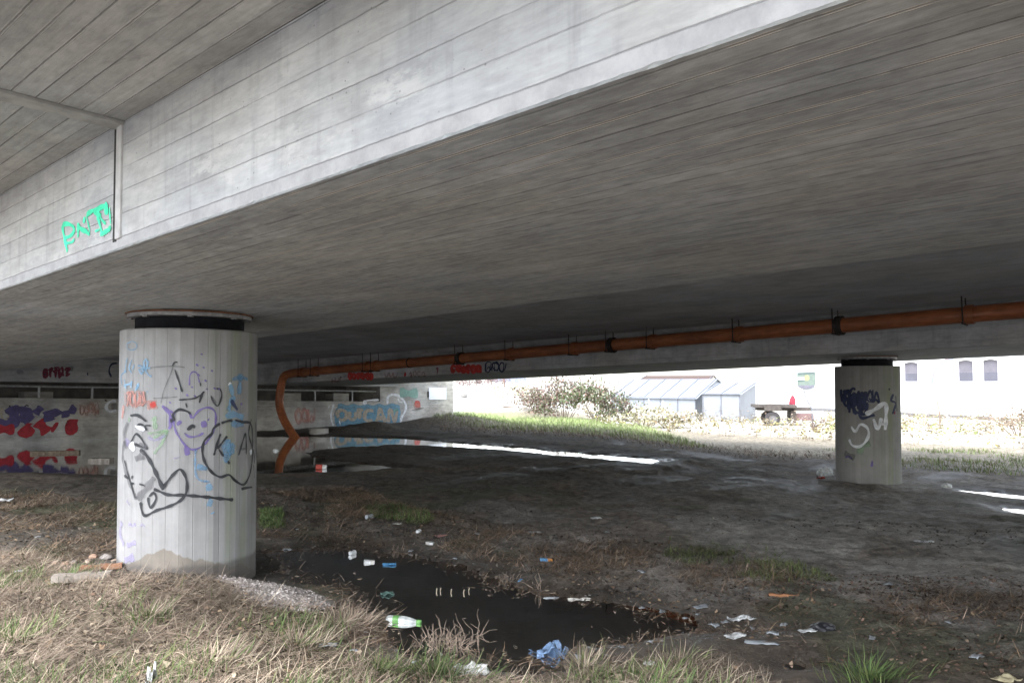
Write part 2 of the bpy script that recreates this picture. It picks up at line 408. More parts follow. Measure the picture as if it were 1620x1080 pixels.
g.rough(g.m('SUBTRACT', .95, g.m('MULTIPLY', wt, g.mr(g.m('ADD', g.m('MULTIPLY', n1, .5), g.m('MULTIPLY', n2, .5)), .42, .58, .78, .12))))
g.inp(g.b.inputs['Specular IOR Level'], g.m('ADD', .12, g.m('MULTIPLY', wt, .38)))
g.bump(g.m('ADD', g.m('MULTIPLY', n1, .7), g.m('MULTIPLY', n2, .45)), .7, .035)
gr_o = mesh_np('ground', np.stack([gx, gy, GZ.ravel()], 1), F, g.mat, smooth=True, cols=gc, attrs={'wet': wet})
tag(gr_o, 'dark wet mud and soil under and around the bridge', 'ground', kind='structure')

g = G('pool_water')
tr_n = g.n.new('ShaderNodeBsdfTransparent'); g.inp(tr_n.inputs['Color'], g.mix(g.mr(g.noise(g.obj(), 1.7, 5, .65), .35, .65), (.34, .21, .12), (.52, .36, .22)))
gl_n = g.n.new('ShaderNodeBsdfGlossy'); gl_n.inputs['Color'].default_value = (.95, .95, .95, 1); g.inp(gl_n.inputs['Roughness'], g.mr(g.noise(g.obj(), 2.5, 4), .5, .75, .02, .09))
fr_n = g.n.new('ShaderNodeFresnel'); fr_n.inputs['IOR'].default_value = 1.33
bp_n = g.n.new('ShaderNodeBump'); bp_n.inputs['Strength'].default_value = .05; bp_n.inputs['Distance'].default_value = .01
g.L(g.noise(g.scale((1, 1.6, 1)), 6, 2), bp_n.inputs['Height']); g.L(bp_n.outputs[0], gl_n.inputs['Normal']); g.L(bp_n.outputs[0], fr_n.inputs['Normal'])
mx_n = g.n.new('ShaderNodeMixShader'); g.L(fr_n.outputs[0], mx_n.inputs[0]); g.L(tr_n.outputs[0], mx_n.inputs[1]); g.L(gl_n.outputs[0], mx_n.inputs[2])
g.L(mx_n.outputs[0], g.n['Material Output'].inputs['Surface'])
M['water'] = g.mat
def grow(poly, d):
    a = sum(poly[i][0] * poly[(i + 1) % len(poly)][1] - poly[(i + 1) % len(poly)][0] * poly[i][1] for i in range(len(poly)))
    sgn = 1 if a > 0 else -1; r = []
    for i in range(len(poly)):
        p0, p1, p2 = (np.array(poly[(i + k) % len(poly)]) for k in (-1, 0, 1))
        t = (p1 - p0) / np.linalg.norm(p1 - p0) + (p2 - p1) / (np.linalg.norm(p2 - p1))
        t = t / (np.linalg.norm(t) + 1e-9); r.append(tuple(p1 + sgn * d * np.array([t[1], -t[0]])))
    return r
for poly, lv in POOLS:
    q = grow(poly, .22)
    o = mesh_np('puddle_water', [(a, b, lv) for a, b in q], [tuple(range(len(q)))], M['water'])
    tag(o, 'still dark water standing in the mud', 'water', kind='structure')

# ------------------------------------------------------------------ spray paint: ribbons laid on real surfaces
def paint_mat(name, col, soft=.5, dens=1.0):
    g = G(name, .6, .3); g.base(g.val(col, g.mr(g.noise(g.obj(), 9, 4), .3, .7, .8, 1.2)))
    e = g.attr('edge', False)
    n = g.noise(g.obj(), 42, 5, .75)
    k = g.m('ADD', g.mr(e, 0, soft), g.m('MULTIPLY', g.m('SUBTRACT', n, .58), 1.2))
    a = g.m('MULTIPLY', g.mr(k, .08, .5), dens)
    g.inp(g.b.inputs['Alpha'], a); return g.mat
PAINT = {k: paint_mat('spray_' + k, c, s, d) for k, (c, s, d) in dict(
    black=((.03, .032, .037), .7, .9), grey=((.12, .12, .13), 1., .45), purple=((.17, .12, .36), .85, .62), lilac=((.30, .26, .48), 1., .35),
    blue=((.14, .30, .48), 1., .5), sky=((.20, .38, .56), 1., .55), red=((.50, .05, .04), .7, .85), rose=((.52, .24, .20), 1., .45), green=((.26, .42, .24), 1., .4),
    mint=((.05, .72, .40), .6, .85), white=((.72, .74, .78), .7, .85), navy=((.03, .04, .09), .8, .85), violet=((.085, .07, .17), .45, .95),
    crimson=((.33, .025, .035), .45, .97), sand=((.36, .31, .25), .6, .95), ocean=((.13, .27, .37), .8, .9), teal=((.22, .42, .36), 1., .55), darkred=((.22, .04, .07), .8, .8)).items()}
def crom(pts, step=2.2):
    pts = [np.array(q, float) for q in pts]
    if len(pts) == 1: pts = [pts[0] - [1, 0], pts[0] + [1, 0]]
    q = [2 * pts[0] - pts[1]] + pts + [2 * pts[-1] - pts[-2]]; o = []
    for i in range(1, len(q) - 2):
        n = max(2, int(np.linalg.norm(q[i + 1] - q[i]) / step))
        for j in range(n):
            t = j / n
            o.append(.5 * (2 * q[i] + (q[i + 1] - q[i - 1]) * t + (2 * q[i - 1] - 5 * q[i] + 4 * q[i + 1] - q[i + 2]) * t * t + (3 * q[i] - q[i - 1] - 3 * q[i + 1] + q[i + 2]) * t ** 3))
    o.append(q[-2]); return o
class Paint:
    """strokes traced on a surface: hit(px, py) -> (point, normal)"""
    lift = 0
    def __init__(s, hit): s.hit = hit; s.d = {}
    def stroke(s, colr, pts, wpx, T=(0, 0, 1)):
        P_ = s.d.setdefault(colr, ([], [], []))
        V, Fq, E = P_
        px = crom([(T[0] + a * T[2], T[1] + b * T[2]) for a, b in pts]); wpx = wpx * T[2] * 1.12
        hs_ = [s.hit(*q) for q in px]; hs_ = [q for q in hs_ if q is not None]
        if len(hs_) < 2: return
        Paint.lift = (Paint.lift + 1) % 16; off = .003 + .00022 * Paint.lift
        b = len(V); n = len(hs_)
        for i in range(n):
            p_, nn = hs_[i]; t = hs_[min(i + 1, n - 1)][0] - hs_[max(i - 1, 0)][0]
            sd = np.cross(t, nn); L = np.linalg.norm(sd)
            sd = sd / L if L > 1e-9 else np.array([0, 0, 1.])
            hw = .5 * wpx * p_[1] / FPX * (1 + .25 * math.sin(i * .7 + b)) * (.7 if i in (0, n - 1) else 1)
            for k, e in ((-1.25, 0), (-.55, .8), (0, 1), (.55, .8), (1.25, 0)):
                V.append(p_ + nn * off + sd * hw * k); E.append(0 if i in (0, n - 1) else e)
        for i in range(n - 1):
            for k in range(4): Fq.append((b + i * 5 + k, b + i * 5 + k + 1, b + i * 5 + k + 6, b + i * 5 + k + 5))
    GLY = [[(0, 1), (.05, .1), (.5, 0), (.8, .3), (.75, 1)], [(0, 0), (.1, .8), (.5, 1), (.8, .7), (.85, 0)], [(.8, .2), (.4, 0), (.05, .4), (.3, .95), (.8, .8)], [(.5, .0), (.1, .3), (.15, .8), (.5, 1), (.85, .6), (.7, .1), (.4, .05)],
           [(.1, 0), (.1, 1), (.5, .5), (.9, .95)], [(.0, .95), (.4, .05), (.8, 1), (.2, .6)], [(.1, .05), (.8, .1), (.4, .45), (.85, .75), (.1, 1)], [(.0, .1), (.9, .0), (.45, .1), (.4, 1)]]
    def zig(s, colr, x0, x1, y0, y1, n, wpx, T, seed=0):
        """a run of scrawled letters"""
        r = random.Random(seed); m = max(2, n // 2); wd = (x1 - x0) / m
        for i in range(m):
            gl = s.GLY[r.randrange(8)]; dy = r.uniform(-.12, .12) * (y1 - y0); sx = r.uniform(.85, 1.25)
            s.stroke(colr, [(x0 + wd * (i + a * sx) + r.uniform(-.06, .06) * wd, y0 + dy + (y1 - y0) * (b + r.uniform(-.08, .08))) for a, b in gl], wpx, T)
    def build(s, name, parent):
        inv = np.array(parent.matrix_world.inverted()) if parent else np.eye(4)
        for colr, (V, Fq, E) in s.d.items():
            V = np.array(V); V = V @ inv[:3, :3].T + inv[:3, 3]
            o = mesh_np(name, V, Fq, PAINT[colr], parent, attrs={'edge': E})
            o['label'] = {'sand': 'beige', 'ocean': 'dull blue', 'mint': 'bright mint green', 'sky': 'light blue'}.get(colr, colr) + ' spray paint'
def hit_plane(P0, n):
    n = n / np.linalg.norm(n)
    def f(px, py): return on_plane(px, py, P0, n), n
    return f
def hit_cyl(c, r):
    def f(px, py):
        d = ray(px, py); a = d[0] ** 2 + d[1] ** 2; b = -2 * (d[0] * c[0] + d[1] * c[1]); k = c[0] ** 2 + c[1] ** 2 - r * r
        q = b * b - 4 * a * k
        if q < 0: return None
        t = (-b - math.sqrt(q)) / (2 * a); p_ = CAM + d * t
        return p_, np.array([p_[0] - c[0], p_[1] - c[1], 0]) / r
    return f

# ------------------------------------------------------------------ the bridge
bridge = empty('road_bridge', matrix=BM, label='wide low concrete road bridge on two shallow girders, board marked underside', cat='bridge')
bpy.context.view_layer.update()
V0, V1 = -34., 16.35
def girder(u0, u1, ht, mface, msoff, vs, jit=.0022):
    """U-shaped outline swept along Y, with a chipped bottom arris"""
    prof = [(u0, ht), (u0, ht * .5), (u0, .005), (u0 + .005, 0), ((u0 + u1) / 2, 0), (u1 - .005, 0), (u1, .005), (u1, ht)]
    k = len(prof); n = len(vs); V = []
    for i, y in enumerate(vs):
        j = jit * (abs(np.sin(y * 3.1)) * .5 + .5)
        a, b = RNG.normal(0, j, 2); a2 = max(0, RNG.normal(-.004, .003))
        chip = .004 * max(0, float(vn(np.array([y * 7.2]), np.array([.5]), 77)[0]) - .84) * 6 * RNG.uniform(.2, 1)
        for q, (x, z) in enumerate(prof):
            if q == 2: z = z + abs(a) + chip + a2
            if q == 3: x = x + abs(b) + chip * .6
            V.append((x, y, z))
    F_ = []; mi = []
    for i in range(n - 1):
        for q in range(k - 1):
            F_.append((i * k + q, i * k + q + 1, (i + 1) * k + q + 1, (i + 1) * k + q)); mi.append(1 if q in (2, 3, 4) else 0)
    F_.append(tuple(range(k))[::-1]); mi.append(0); F_.append(tuple(range((n - 1) * k, n * k))); mi.append(0)
    return mesh_np('girder', V, F_, [mface, msoff], bridge, midx=mi)
vs1 = np.concatenate([np.arange(V0, -9, .5), np.arange(-9, 3, .03), np.arange(3, V1, .15), [V1]])
girder(-1.57, 1.515, .65, M['face'], M['soffit'], vs1)
vs2 = np.concatenate([np.arange(V0, V1, .12), [V1]])
girder(10.2, 13.85, .65, M['inner'], M['soffit'], vs2, .002)
DE = -2.62
d = MB().box(DE, 1.6, V0, 19.6, .651, .93).box(1.6, 10.08, V0, 19.6, .70, .93).box(10.08, 17.2, V0, 19.6, .651, .93); d.box(DE - .05, DE + .18, V0, 19.6, .63, 1.5); d.box(17.1, 17.35, V0, 19.6, .57, 1.5)
d.build('deck', M['ceiling'], bridge)
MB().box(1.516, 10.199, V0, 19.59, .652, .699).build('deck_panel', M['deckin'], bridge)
MB().add([(10.2, V0, .56), (10.09, V0, .651), (10.2, V0, .651), (10.2, V1, .56), (10.09, V1, .651), (10.2, V1, .651)], [(0, 1, 4, 3), (0, 2, 1), (3, 4, 5), (1, 2, 5, 4), (0, 3, 5, 2)]).build('haunch', M['inner'], bridge)
MB().box(-1.582, -1.565, -2.445, -2.385, .052, .65, bev=.005).build('joint_strip', simple('joint_concrete', (.45, .44, .43), .85, .15, 14, bump=.2), bridge)
MB().box(-1.574, -1.566, -2.384, -2.345, .045, .65).build('groove_shade_strip', simple('groove_shade_strip', (.035, .035, .033), .9, .4, 40), bridge)  # dark strip standing in for the shade inside the joint groove
MB().box(DE + .18, -1.565, -2.455, -2.345, .630, .652, bev=.005).build('drip_rib', simple('rib_concrete', (.31, .305, .285), .85, .2, 9, bump=.2), bridge)
for vv in (-7.5, 2.6):
    MB().box(1.52, 10.12, vv - .03, vv + .03, .642, .652).build('drip_rib', M['ceiling'], bridge)
MB().box(-9, 16.5, V1 + .004, V1 + .5, .0, .65).build('end_beam', M['inner'], bridge)

Z8 = (80, 300, 1 / 9)
pt = Paint(hit_plane(bw(-1.57, 0, 0), -P))
for wpx, q in ((48, [(172, 500), (188, 600), (205, 690), (225, 780), (250, 890)]), (40, [(172, 500), (250, 490), (320, 520), (345, 580), (290, 660), (205, 690)]),
               (30, [(215, 770), (310, 750), (350, 700)]), (44, [(395, 470), (400, 560), (402, 690)]), (40, [(400, 480), (440, 560), (520, 600), (570, 650)]),
               (44, [(470, 480), (490, 430), (500, 380)]), (46, [(520, 360), (600, 310), (720, 260), (830, 215)]), (70, [(620, 310), (680, 340), (700, 420)]), (40, [(690, 400), (710, 480), (730, 560), (735, 670)]),
               (95, [(770, 285), (835, 255)]), (60, [(800, 300), (840, 330)]), (28, [(850, 250), (860, 380), (872, 500)]), (56, [(845, 520), (862, 600)]), (44, [(735, 640), (800, 600), (870, 560)]),
               (26, [(640, 600), (690, 580), (720, 560)]), (26, [(520, 350), (530, 430), (560, 560), (560, 640)]), (30, [(720, 330), (730, 420), (800, 490)])):
    pt.stroke('mint', q, wpx * 1.35, Z8)
pt.build('graffiti', bridge)
pt = Paint(hit_plane(bw(10.2, 0, 0), -P))
Z2 = (400, 540, 1 / 4.5); Z3 = (700, 540, 1 / 4.5)
for k in range(3): pt.zig('red', 680, 855, 228, 266, 12, 15, Z2, k)
pt.zig('rose', 560, 640, 255, 290, 6, 14, Z2, 5); pt.zig('rose', 940, 1030, 215, 250, 6, 12, Z2, 6); pt.zig('rose', 1110, 1230, 215, 250, 8, 9, Z2, 7)
pt.stroke('red', [(1075, 225), (1095, 245)], 34, Z2); pt.stroke('darkred', [(1300, 200), (1318, 190), (1312, 235)], 10, Z2); pt.stroke('darkred', [(1125, 210), (1128, 260)], 9, Z2)
for k in range(4): pt.zig('red', 62, 278, 175, 215, 13, 20, Z3, 20 + k)
for k in range(3): pt.zig('navy', 305, 450, 150, 215, 7, 8, Z3, 30 + k)
pt.build('graffiti', bridge)

# ------------------------------------------------------------------ columns
def column_mat(name, stain, algae, tone=(.288, .286, .286)):
    g = G(name, .85, .2)
    x, y, z = g.sep(); th = g.m('ARCTAN2', y, x)
    t = g.m('MULTIPLY', th, 34 / (2 * math.pi)); rnd = g.wn(g.m('FLOOR', t)); fr = g.m('FRACT', t)
    line = g.m('SUBTRACT', 1, g.mr(g.m('MINIMUM', fr, g.m('SUBTRACT', 1, fr)), .01, .05))
    st = g.noise(g.comb(g.m('MULTIPLY', th, 16), g.m('MULTIPLY', z, .7), rnd), 1, 6, .65)
    bl = g.noise(g.obj(), 3.2, 6, .65)
    k = g.m('MULTIPLY', g.mr(rnd, 0, 1, .94, 1.05, False), g.mr(st, .25, .75, .91, 1.08)); k = g.m('MULTIPLY', k, g.mr(bl, .25, .75, .85, 1.12))
    c = g.val(tone, k)
    al = g.m('MULTIPLY', g.mr(g.noise(g.comb(g.m('MULTIPLY', th, 5), g.m('MULTIPLY', z, .6), 4), 1, 5, .6), .42, .62), algae[2])
    win = g.mr(g.m('ABSOLUTE', g.m('SUBTRACT', th, algae[0])), algae[1], algae[1] * .3)
    c = g.mix(g.m('MULTIPLY', al, win), c, (.22, .25, .15))
    if stain:    # the damp patch with its ragged tide line
        lim = g.m('ADD', stain[0], g.m('MULTIPLY', g.m('SUBTRACT', g.noise(g.comb(g.m('MULTIPLY', th, 2.2), 0, 2), 1, 2), .5), .22))
        lim = g.m('ADD', lim, g.m('MULTIPLY', g.m('SUBTRACT', g.noise(g.comb(g.m('MULTIPLY', th, 9), 0, 6), 1.5, 4), .5), .07))
        lim = g.m('SUBTRACT', lim, g.m('MULTIPLY', g.m('ABSOLUTE', g.m('SUBTRACT', th, stain[1])), stain[2]))
        dm = g.mr(g.m('SUBTRACT', lim, z), -.004, .008)
        c = g.mix(g.m('MULTIPLY', dm, .85), c, g.val((.20, .175, .145), g.mr(bl, .3, .7, .85, 1.15)))
        wl = g.m('SUBTRACT', 1, g.mr(g.m('ADD', z, g.m('MULTIPLY', g.m('SUBTRACT', bl, .5), .12)), .07, .12))
        c = g.mix(g.m('MULTIPLY', wl, .7), c, (.11, .10, .095))
    c = g.mix(g.m('MULTIPLY', line, .22), c, (.16, .15, .14))
    pv = g.vor(g.obj(), 30); pm = g.m('MULTIPLY', g.m('SUBTRACT', 1, g.mr(pv, .04, .11)), g.mr(g.noise(g.obj(), 4, 3), .5, .62))
    c = g.mix(g.m('MULTIPLY', pm, .5), c, (.16, .15, .14))
    g.base(c); g.bump(g.m('SUBTRACT', g.m('ADD', g.m('MULTIPLY', st, .3), g.m('ADD', g.m('MULTIPLY', rnd, .3), g.m('MULTIPLY', g.noise(g.obj(), 120, 3), .2))), line), .5, .005)
    return g.mat
M['bearing'] = simple('bearing_rubber', (.010, .0105, .013), .8, .3, 20, .12)
M['plate'] = simple('bearing_steel', (.25, .25, .255), .55, .35, 18, .4, .15)
M['rust'] = simple('rusty_edge', (.16, .075, .04), .85, .5, 25)
def column(c, zb, ztop, zsoff, mat, label):
    o = empty('bridge_column', (c[0], c[1], zb), 0, label, 'column')
    n = 68; H_ = ztop - zb; prof = []
    zs = [-.25, 0, .05, .1] + list(np.linspace(.2, H_ - .012, 14)) + [H_]
    V = []
    for q, z in enumerate(zs):
        for j in range(n):
            th = 2 * math.pi * j / n; r = CR + (.003 if (j // 2) % 2 else 0) + .0015 * math.sin(j * 2.7) - (.010 if q == len(zs) - 1 else 0)
            V.append((r * math.cos(th), r * math.sin(th), z))
    F_ = [(i * n + j, i * n + (j + 1) % n, (i + 1) * n + (j + 1) % n, (i + 1) * n + j) for i in range(len(zs) - 1) for j in range(n)] + [tuple(range((len(zs) - 1) * n, len(zs) * n))]
    sh = mesh_np('shaft', V, F_, mat, o)
    bh = zsoff - ztop
    MB().lathe([(.43, H_ - .002), (.437, H_ + .01), (.437, H_ + bh * .68), (.43, H_ + bh * .72)], 40).build('bearing', M['bearing'], o, True)
    b = MB().lathe([(.45, H_ + bh * .72), (.495, H_ + bh * .75), (.50, H_ + bh * .92), (.495, H_ + bh * 1.0)], 40)
    b.build('bearing_plate', M['plate'], o, True)
    for k in range(8):
        t = math.pi / 8 + k * math.pi / 4
        MB().box(0.475 * math.cos(t) - .02, 0.475 * math.cos(t) + .02, 0.475 * math.sin(t) - .02, 0.475 * math.sin(t) + .02, H_ + bh * .66, H_ + bh * .745, bev=.004).build('bolt', M['plate'], o)
    MB().lathe([(.502, H_ + bh * .94), (.515, H_ + bh * .95), (.515, H_ + bh * 1.02), (.502, H_ + bh * 1.02)], 40).build('rusty_rim', M['rust'], o, True)
    bpy.context.view_layer.update()
    return o
zc1 = h1(COL1[0], COL1[1] - .6) - .06
c1o = column(COL1, zc1, 1.6 + .435, B0[2] + .006, column_mat('concrete_column', (.235, -1.50, .19), (-.35, .7, .45)), 'near concrete column covered in scribbled graffiti, a damp patch at its foot')
c2o = column(COL2, -.27, 1.6 + .30, float(bw(11.72, -2.25, 0)[2]) + .006, column_mat('concrete_column_dark', None, (-1.0, .9, .6), (.25, .243, .236)), 'far concrete column on the muddy ground, dark tags and a white letter on it')
Z1 = (0, 480, 1 / 3.); Z5 = (160, 480, 280 / 1375.)
pt = Paint(hit_cyl(COL1, CR + .004))
S_ = pt.stroke
S_('purple', [(910, 548), (895, 515), (850, 503), (825, 530), (830, 590), (855, 640), (890, 682), (922, 692), (960, 675), (1000, 630), (1022, 570), (1020, 515), (990, 493), (945, 507), (912, 548)], 9, Z1)
S_('black', [(828, 560), (822, 525), (850, 503), (890, 512), (905, 525)], 10, Z1)
S_('purple', [(842, 555), (858, 575)], 26, Z1); S_('purple', [(950, 575), (985, 570)], 24, Z1); S_('black', [(888, 602), (912, 580), (928, 590)], 13, Z1); S_('purple', [(872, 612), (900, 632), (940, 627), (968, 610)], 9, Z1); S_('purple', [(985, 560), (993, 540)], 7, Z1)
for q in ((780, 395), (745, 478), (795, 498), (858, 523), (755, 555), (705, 650), (810, 600), (580, 660), (820, 665), (880, 660), (535, 770), (668, 712), (730, 720), (915, 665)):
    S_('purple', [(q[0] - 9, q[1] + 6), (q[0] + 10, q[1] - 8)], 20, Z5)
S_('purple', [(685, 640), (690, 560), (712, 530), (745, 545), (765, 620)], 9, Z5); S_('black', [(768, 610), (772, 645)], 12, Z5)
S_('grey', [(560, 490), (540, 550), (510, 620), (485, 690), (465, 780)], 9, Z5); S_('black', [(572, 510), (600, 590), (632, 690)], 11, Z5)
S_('grey', [(380, 497), (480, 490), (560, 486), (655, 496)], 9, Z5); S_('black', [(555, 484), (575, 455), (598, 458)], 10, Z5)
S_('grey', [(400, 737), (520, 730), (600, 722)], 9, Z5); S_('black', [(600, 748), (680, 742), (740, 730), (775, 705)], 10, Z5); S_('black', [(760, 775), (785, 700), (805, 680)], 15, Z5); S_('black', [(655, 770), (670, 810)], 14, Z5)
S_('black', [(850, 712), (870, 760), (905, 795), (935, 720), (925, 668), (890, 660)], 11, Z5); S_('grey', [(855, 720), (890, 780)], 26, Z5)
S_('purple', [(470, 790), (530, 850), (540, 940), (525, 980)], 24, Z5); S_('purple', [(535, 850), (560, 830)], 30, Z5); S_('black', [(540, 890), (550, 930)], 14, Z5)
S_('sky', [(240, 295), (205, 315), (215, 355), (262, 358), (282, 325), (255, 295), (230, 300)], 9, Z5)
for q in ([(208, 420), (196, 480), (186, 545)], [(245, 430), (222, 500), (245, 545)], [(262, 470), (245, 520)], [(280, 480), (330, 495), (318, 545), (290, 500)], [(335, 520), (365, 470), (350, 432), (335, 470), (360, 540), (400, 572)], [(300, 510), (390, 500)],
          [(182, 580), (200, 668)], [(172, 640), (240, 620)], [(242, 595), (236, 662)], [(268, 640), (296, 625), (270, 668), (300, 640)], [(305, 702), (320, 690)], [(355, 690), (365, 680)], [(205, 520), (160, 560), (165, 640)]):
    S_('sky', q, 17, Z5)
for k in range(3): pt.zig('rose', 190, 345, 690, 800, 8, 15, Z5, 40 + k)
S_('rose', [(372, 745), (375, 830)], 40, Z5); S_('rose', [(410, 745), (418, 825)], 50, Z5); S_('red', [(400, 760), (408, 812)], 36, Z5); S_('rose', [(180, 780), (165, 900)], 40, Z5)
S_('green', [(225, 880), (215, 920)], 26, Z5); S_('green', [(360, 1010), (430, 1000), (515, 990), (470, 1050)], 20, Z5); S_('green', [(400, 880), (430, 920)], 40, Z5); S_('green', [(725, 640), (790, 605), (770, 660), (730, 715)], 12, Z1); S_('green', [(735, 560), (740, 600)], 22, Z1)
S_('lilac', [(360, 1030), (420, 1060), (510, 1020)], 18, Z5)
S_('blue', [(1080, 540), (1075, 620), (1068, 710)], 40, Z5); S_('blue', [(1010, 592), (1080, 575), (1140, 590)], 32, Z5); S_('sky', [(1000, 620), (1020, 720)], 36, Z5); S_('blue', [(985, 840), (1005, 760), (1040, 720)], 36, Z5); S_('navy', [(1005, 745), (1030, 790), (1060, 830)], 26, Z5); S_('purple', [(1095, 770), (1075, 790)], 20, Z5)
S_('sky', [(960, 880), (1030, 860), (1110, 890)], 50, Z5); S_('blue', [(1000, 930), (1110, 940)], 46, Z5); S_('blue', [(1080, 640), (1075, 720), (1090, 740)], 46, Z1); S_('sky', [(1090, 660), (1100, 720)], 40, Z1); S_('white', [(985, 640), (1010, 610)], 16, Z5)
S_('black', [(1048, 568), (1075, 558), (1105, 553)], 11, Z1); S_('black', [(1112, 552), (1150, 562), (1186, 568), (1196, 620), (1196, 720), (1186, 800), (1166, 848), (1145, 858), (1110, 835), (1085, 812), (1045, 822), (1005, 800), (972, 752), (960, 700), (970, 650), (1003, 618), (1012, 592), (1045, 566)], 10, Z1)
S_('black', [(1046, 615), (1030, 665), (1014, 722)], 10, Z1); S_('black', [(1078, 626), (1045, 670), (1028, 690)], 9, Z1); S_('black', [(1035, 688), (1060, 725)], 9, Z1); S_('black', [(1076, 755), (1092, 752)], 13, Z1)
S_('black', [(1130, 722), (1148, 660), (1162, 618), (1166, 660), (1166, 716)], 9, Z1); S_('grey', [(1135, 690), (1166, 688)], 9, Z1)
S_('black', [(1190, 545), (1178, 620), (1200, 700), (1205, 760)], 8, Z1); S_('black', [(1210, 560), (1212, 640), (1215, 740)], 9, Z1); S_('grey', [(1200, 760), (1205, 830)], 10, Z1); S_('white', [(1188, 690), (1190, 720)], 16, Z1)
S_('black', [(1142, 880), (1168, 874), (1198, 870)], 10, Z1)
S_('black', [(728, 878), (752, 888), (800, 906), (870, 908), (960, 915), (1060, 926), (1108, 930)], 12, Z1)
S_('black', [(768, 886), (790, 850), (825, 808), (855, 786), (878, 815), (888, 860), (880, 905), (850, 938), (800, 962), (745, 980), (690, 1005), (672, 975), (668, 938)], 11, Z1)
S_('black', [(706, 918), (730, 897), (742, 925), (716, 968), (704, 930), (708, 916)], 10, Z1)
S_('grey', [(590, 650), (583, 730), (600, 810), (628, 880), (650, 932)], 18, Z1); S_('black', [(592, 740), (612, 820), (645, 925)], 7, Z1); S_('grey', [(650, 930), (690, 885), (735, 820)], 34, Z1); S_('black', [(665, 690), (700, 725), (735, 790), (775, 880)], 15, Z1)
S_('grey', [(610, 560), (590, 620), (600, 690)], 24, Z1); S_('grey', [(640, 740), (690, 715)], 34, Z1); S_('black', [(590, 815), (615, 830)], 12, Z1); S_('black', [(620, 855), (640, 850)], 9, Z1); S_('black', [(660, 855), (690, 862)], 9, Z1); S_('black', [(632, 812), (625, 835)], 9, Z1)
S_('black', [(618, 532), (655, 530), (698, 560)], 12, Z1); S_('black', [(640, 592), (665, 572), (690, 582)], 9, Z1); S_('black', [(700, 605), (690, 580), (720, 578)], 8, Z1); S_('black', [(622, 660), (650, 618), (692, 682), (622, 662)], 9, Z1); S_('black', [(640, 665), (705, 690)], 10, Z1); S_('grey', [(660, 660), (700, 690)], 22, Z1)
S_('white', [(620, 660), (640, 700)], 30, Z1); S_('white', [(640, 580), (690, 600)], 14, Z1); S_('lilac', [(600, 680), (610, 640)], 30, Z1)
S_('purple', [(880, 670), (892, 722)], 20, Z1); S_('lilac', [(928, 690), (925, 720)], 12, Z1); S_('lilac', [(822, 736), (858, 726)], 7, Z1); S_('blue', [(928, 690), (926, 790), (945, 835), (1000, 845)], 9, Z1); S_('blue', [(930, 770), (985, 785)], 24, Z1); S_('sky', [(990, 850), (992, 890)], 26, Z1); S_('sky', [(980, 940), (1010, 950)], 44, Z1); S_('sky', [(1005, 985), (1010, 1000)], 22, Z1)
S_('lilac', [(612, 1060), (618, 1040), (630, 1058), (640, 1040), (645, 1062)], 9, Z1); S_('lilac', [(665, 1062), (675, 1045), (690, 1062)], 9, Z1); S_('lilac', [(580, 1030), (572, 1090), (590, 1150)], 26, Z1); S_('lilac', [(600, 1150), (650, 1130)], 26, Z1); S_('lilac', [(590, 1220), (640, 1200)], 34, Z1); S_('lilac', [(620, 960), (600, 930)], 9, Z1)
pt.build('graffiti', c1o)
ZR = (1260, 540, 1 / 4.5)
pt = Paint(hit_cyl(COL2, CR + .004)); S_ = pt.stroke
for k in range(5): pt.zig('navy', 315 + 10 * k, 500, 340 + 22 * k, 420 + 24 * k, 7, 22, ZR, 60 + k)
for k in range(2): pt.zig('navy', 500, 600, 350, 430, 5, 12, ZR, 70 + k)
S_('navy', [(440, 500), (470, 545), (560, 520)], 18, ZR)
S_('white', [(490, 520), (560, 482), (632, 440), (636, 540), (630, 632)], 26, ZR); S_('white', [(545, 545), (580, 622), (605, 540)], 20, ZR); S_('white', [(585, 575), (640, 600)], 16, ZR)
S_('white', [(388, 600), (420, 640), (455, 590), (500, 610), (515, 660), (490, 715), (445, 748), (395, 735), (375, 690)], 16, ZR)
S_('navy', [(658, 330), (660, 350)], 18, ZR); S_('navy', [(690, 370), (672, 420), (705, 440), (680, 520)], 16, ZR); S_('grey', [(705, 380), (715, 500)], 14, ZR); S_('darkred', [(690, 480), (700, 520)], 16, ZR)
S_('purple', [(345, 830), (370, 815), (400, 840)], 14, ZR); S_('purple', [(540, 845), (535, 895)], 14, ZR); S_('green', [(440, 800), (480, 740), (530, 720)], 40, ZR); S_('grey', [(340, 790), (420, 830)], 40, ZR)
pt.build('graffiti', c2o)

# ------------------------------------------------------------------ abutment
AV = 16.55
ab = empty('bridge_abutment', matrix=BM, label='long concrete abutment wall closing the far end of the bridge, graffiti pieces on it', cat='wall')
bpy.context.view_layer.update()
MB().add([(-16, AV, -3), (15.75, AV, -3), (15.75, AV, -.575), (-16, AV, -.18), (-16, AV + .45, -3), (15.75, AV + .45, -3), (15.75, AV + .45, -.575), (-16, AV + .45, -.18)],
         [(0, 1, 2, 3), (4, 7, 6, 5), (3, 2, 6, 7), (0, 4, 5, 1), (1, 5, 6, 2), (0, 3, 7, 4)]).build('front_wall', M['abut'], ab)
MB().box(-16, 15.75, AV + .45, AV + 2.1, -3, -.62).build('shelf', M['abut'], ab)
MB().box(-16, 15.75, AV + 2.1, AV + 2.5, -3, .648).build('back_wall', simple('shaded_recess_concrete', (.14, .13, .12), .9, .3, 3), ab)  # shade of the recess put into the back wall's darker colour
MB().box(15.752, 19.72, AV, AV + .48, -3, .645).build('wing_wall', M['abut'], ab)
MB().box(19.3, 19.72, AV + .482, AV + 7, -3, .64).build('wing_wall', M['abut'], ab)
MB().box(15.76, 16.2, AV + .485, AV + 2.5, -3, .64).build('end_wall', M['abut'], ab)
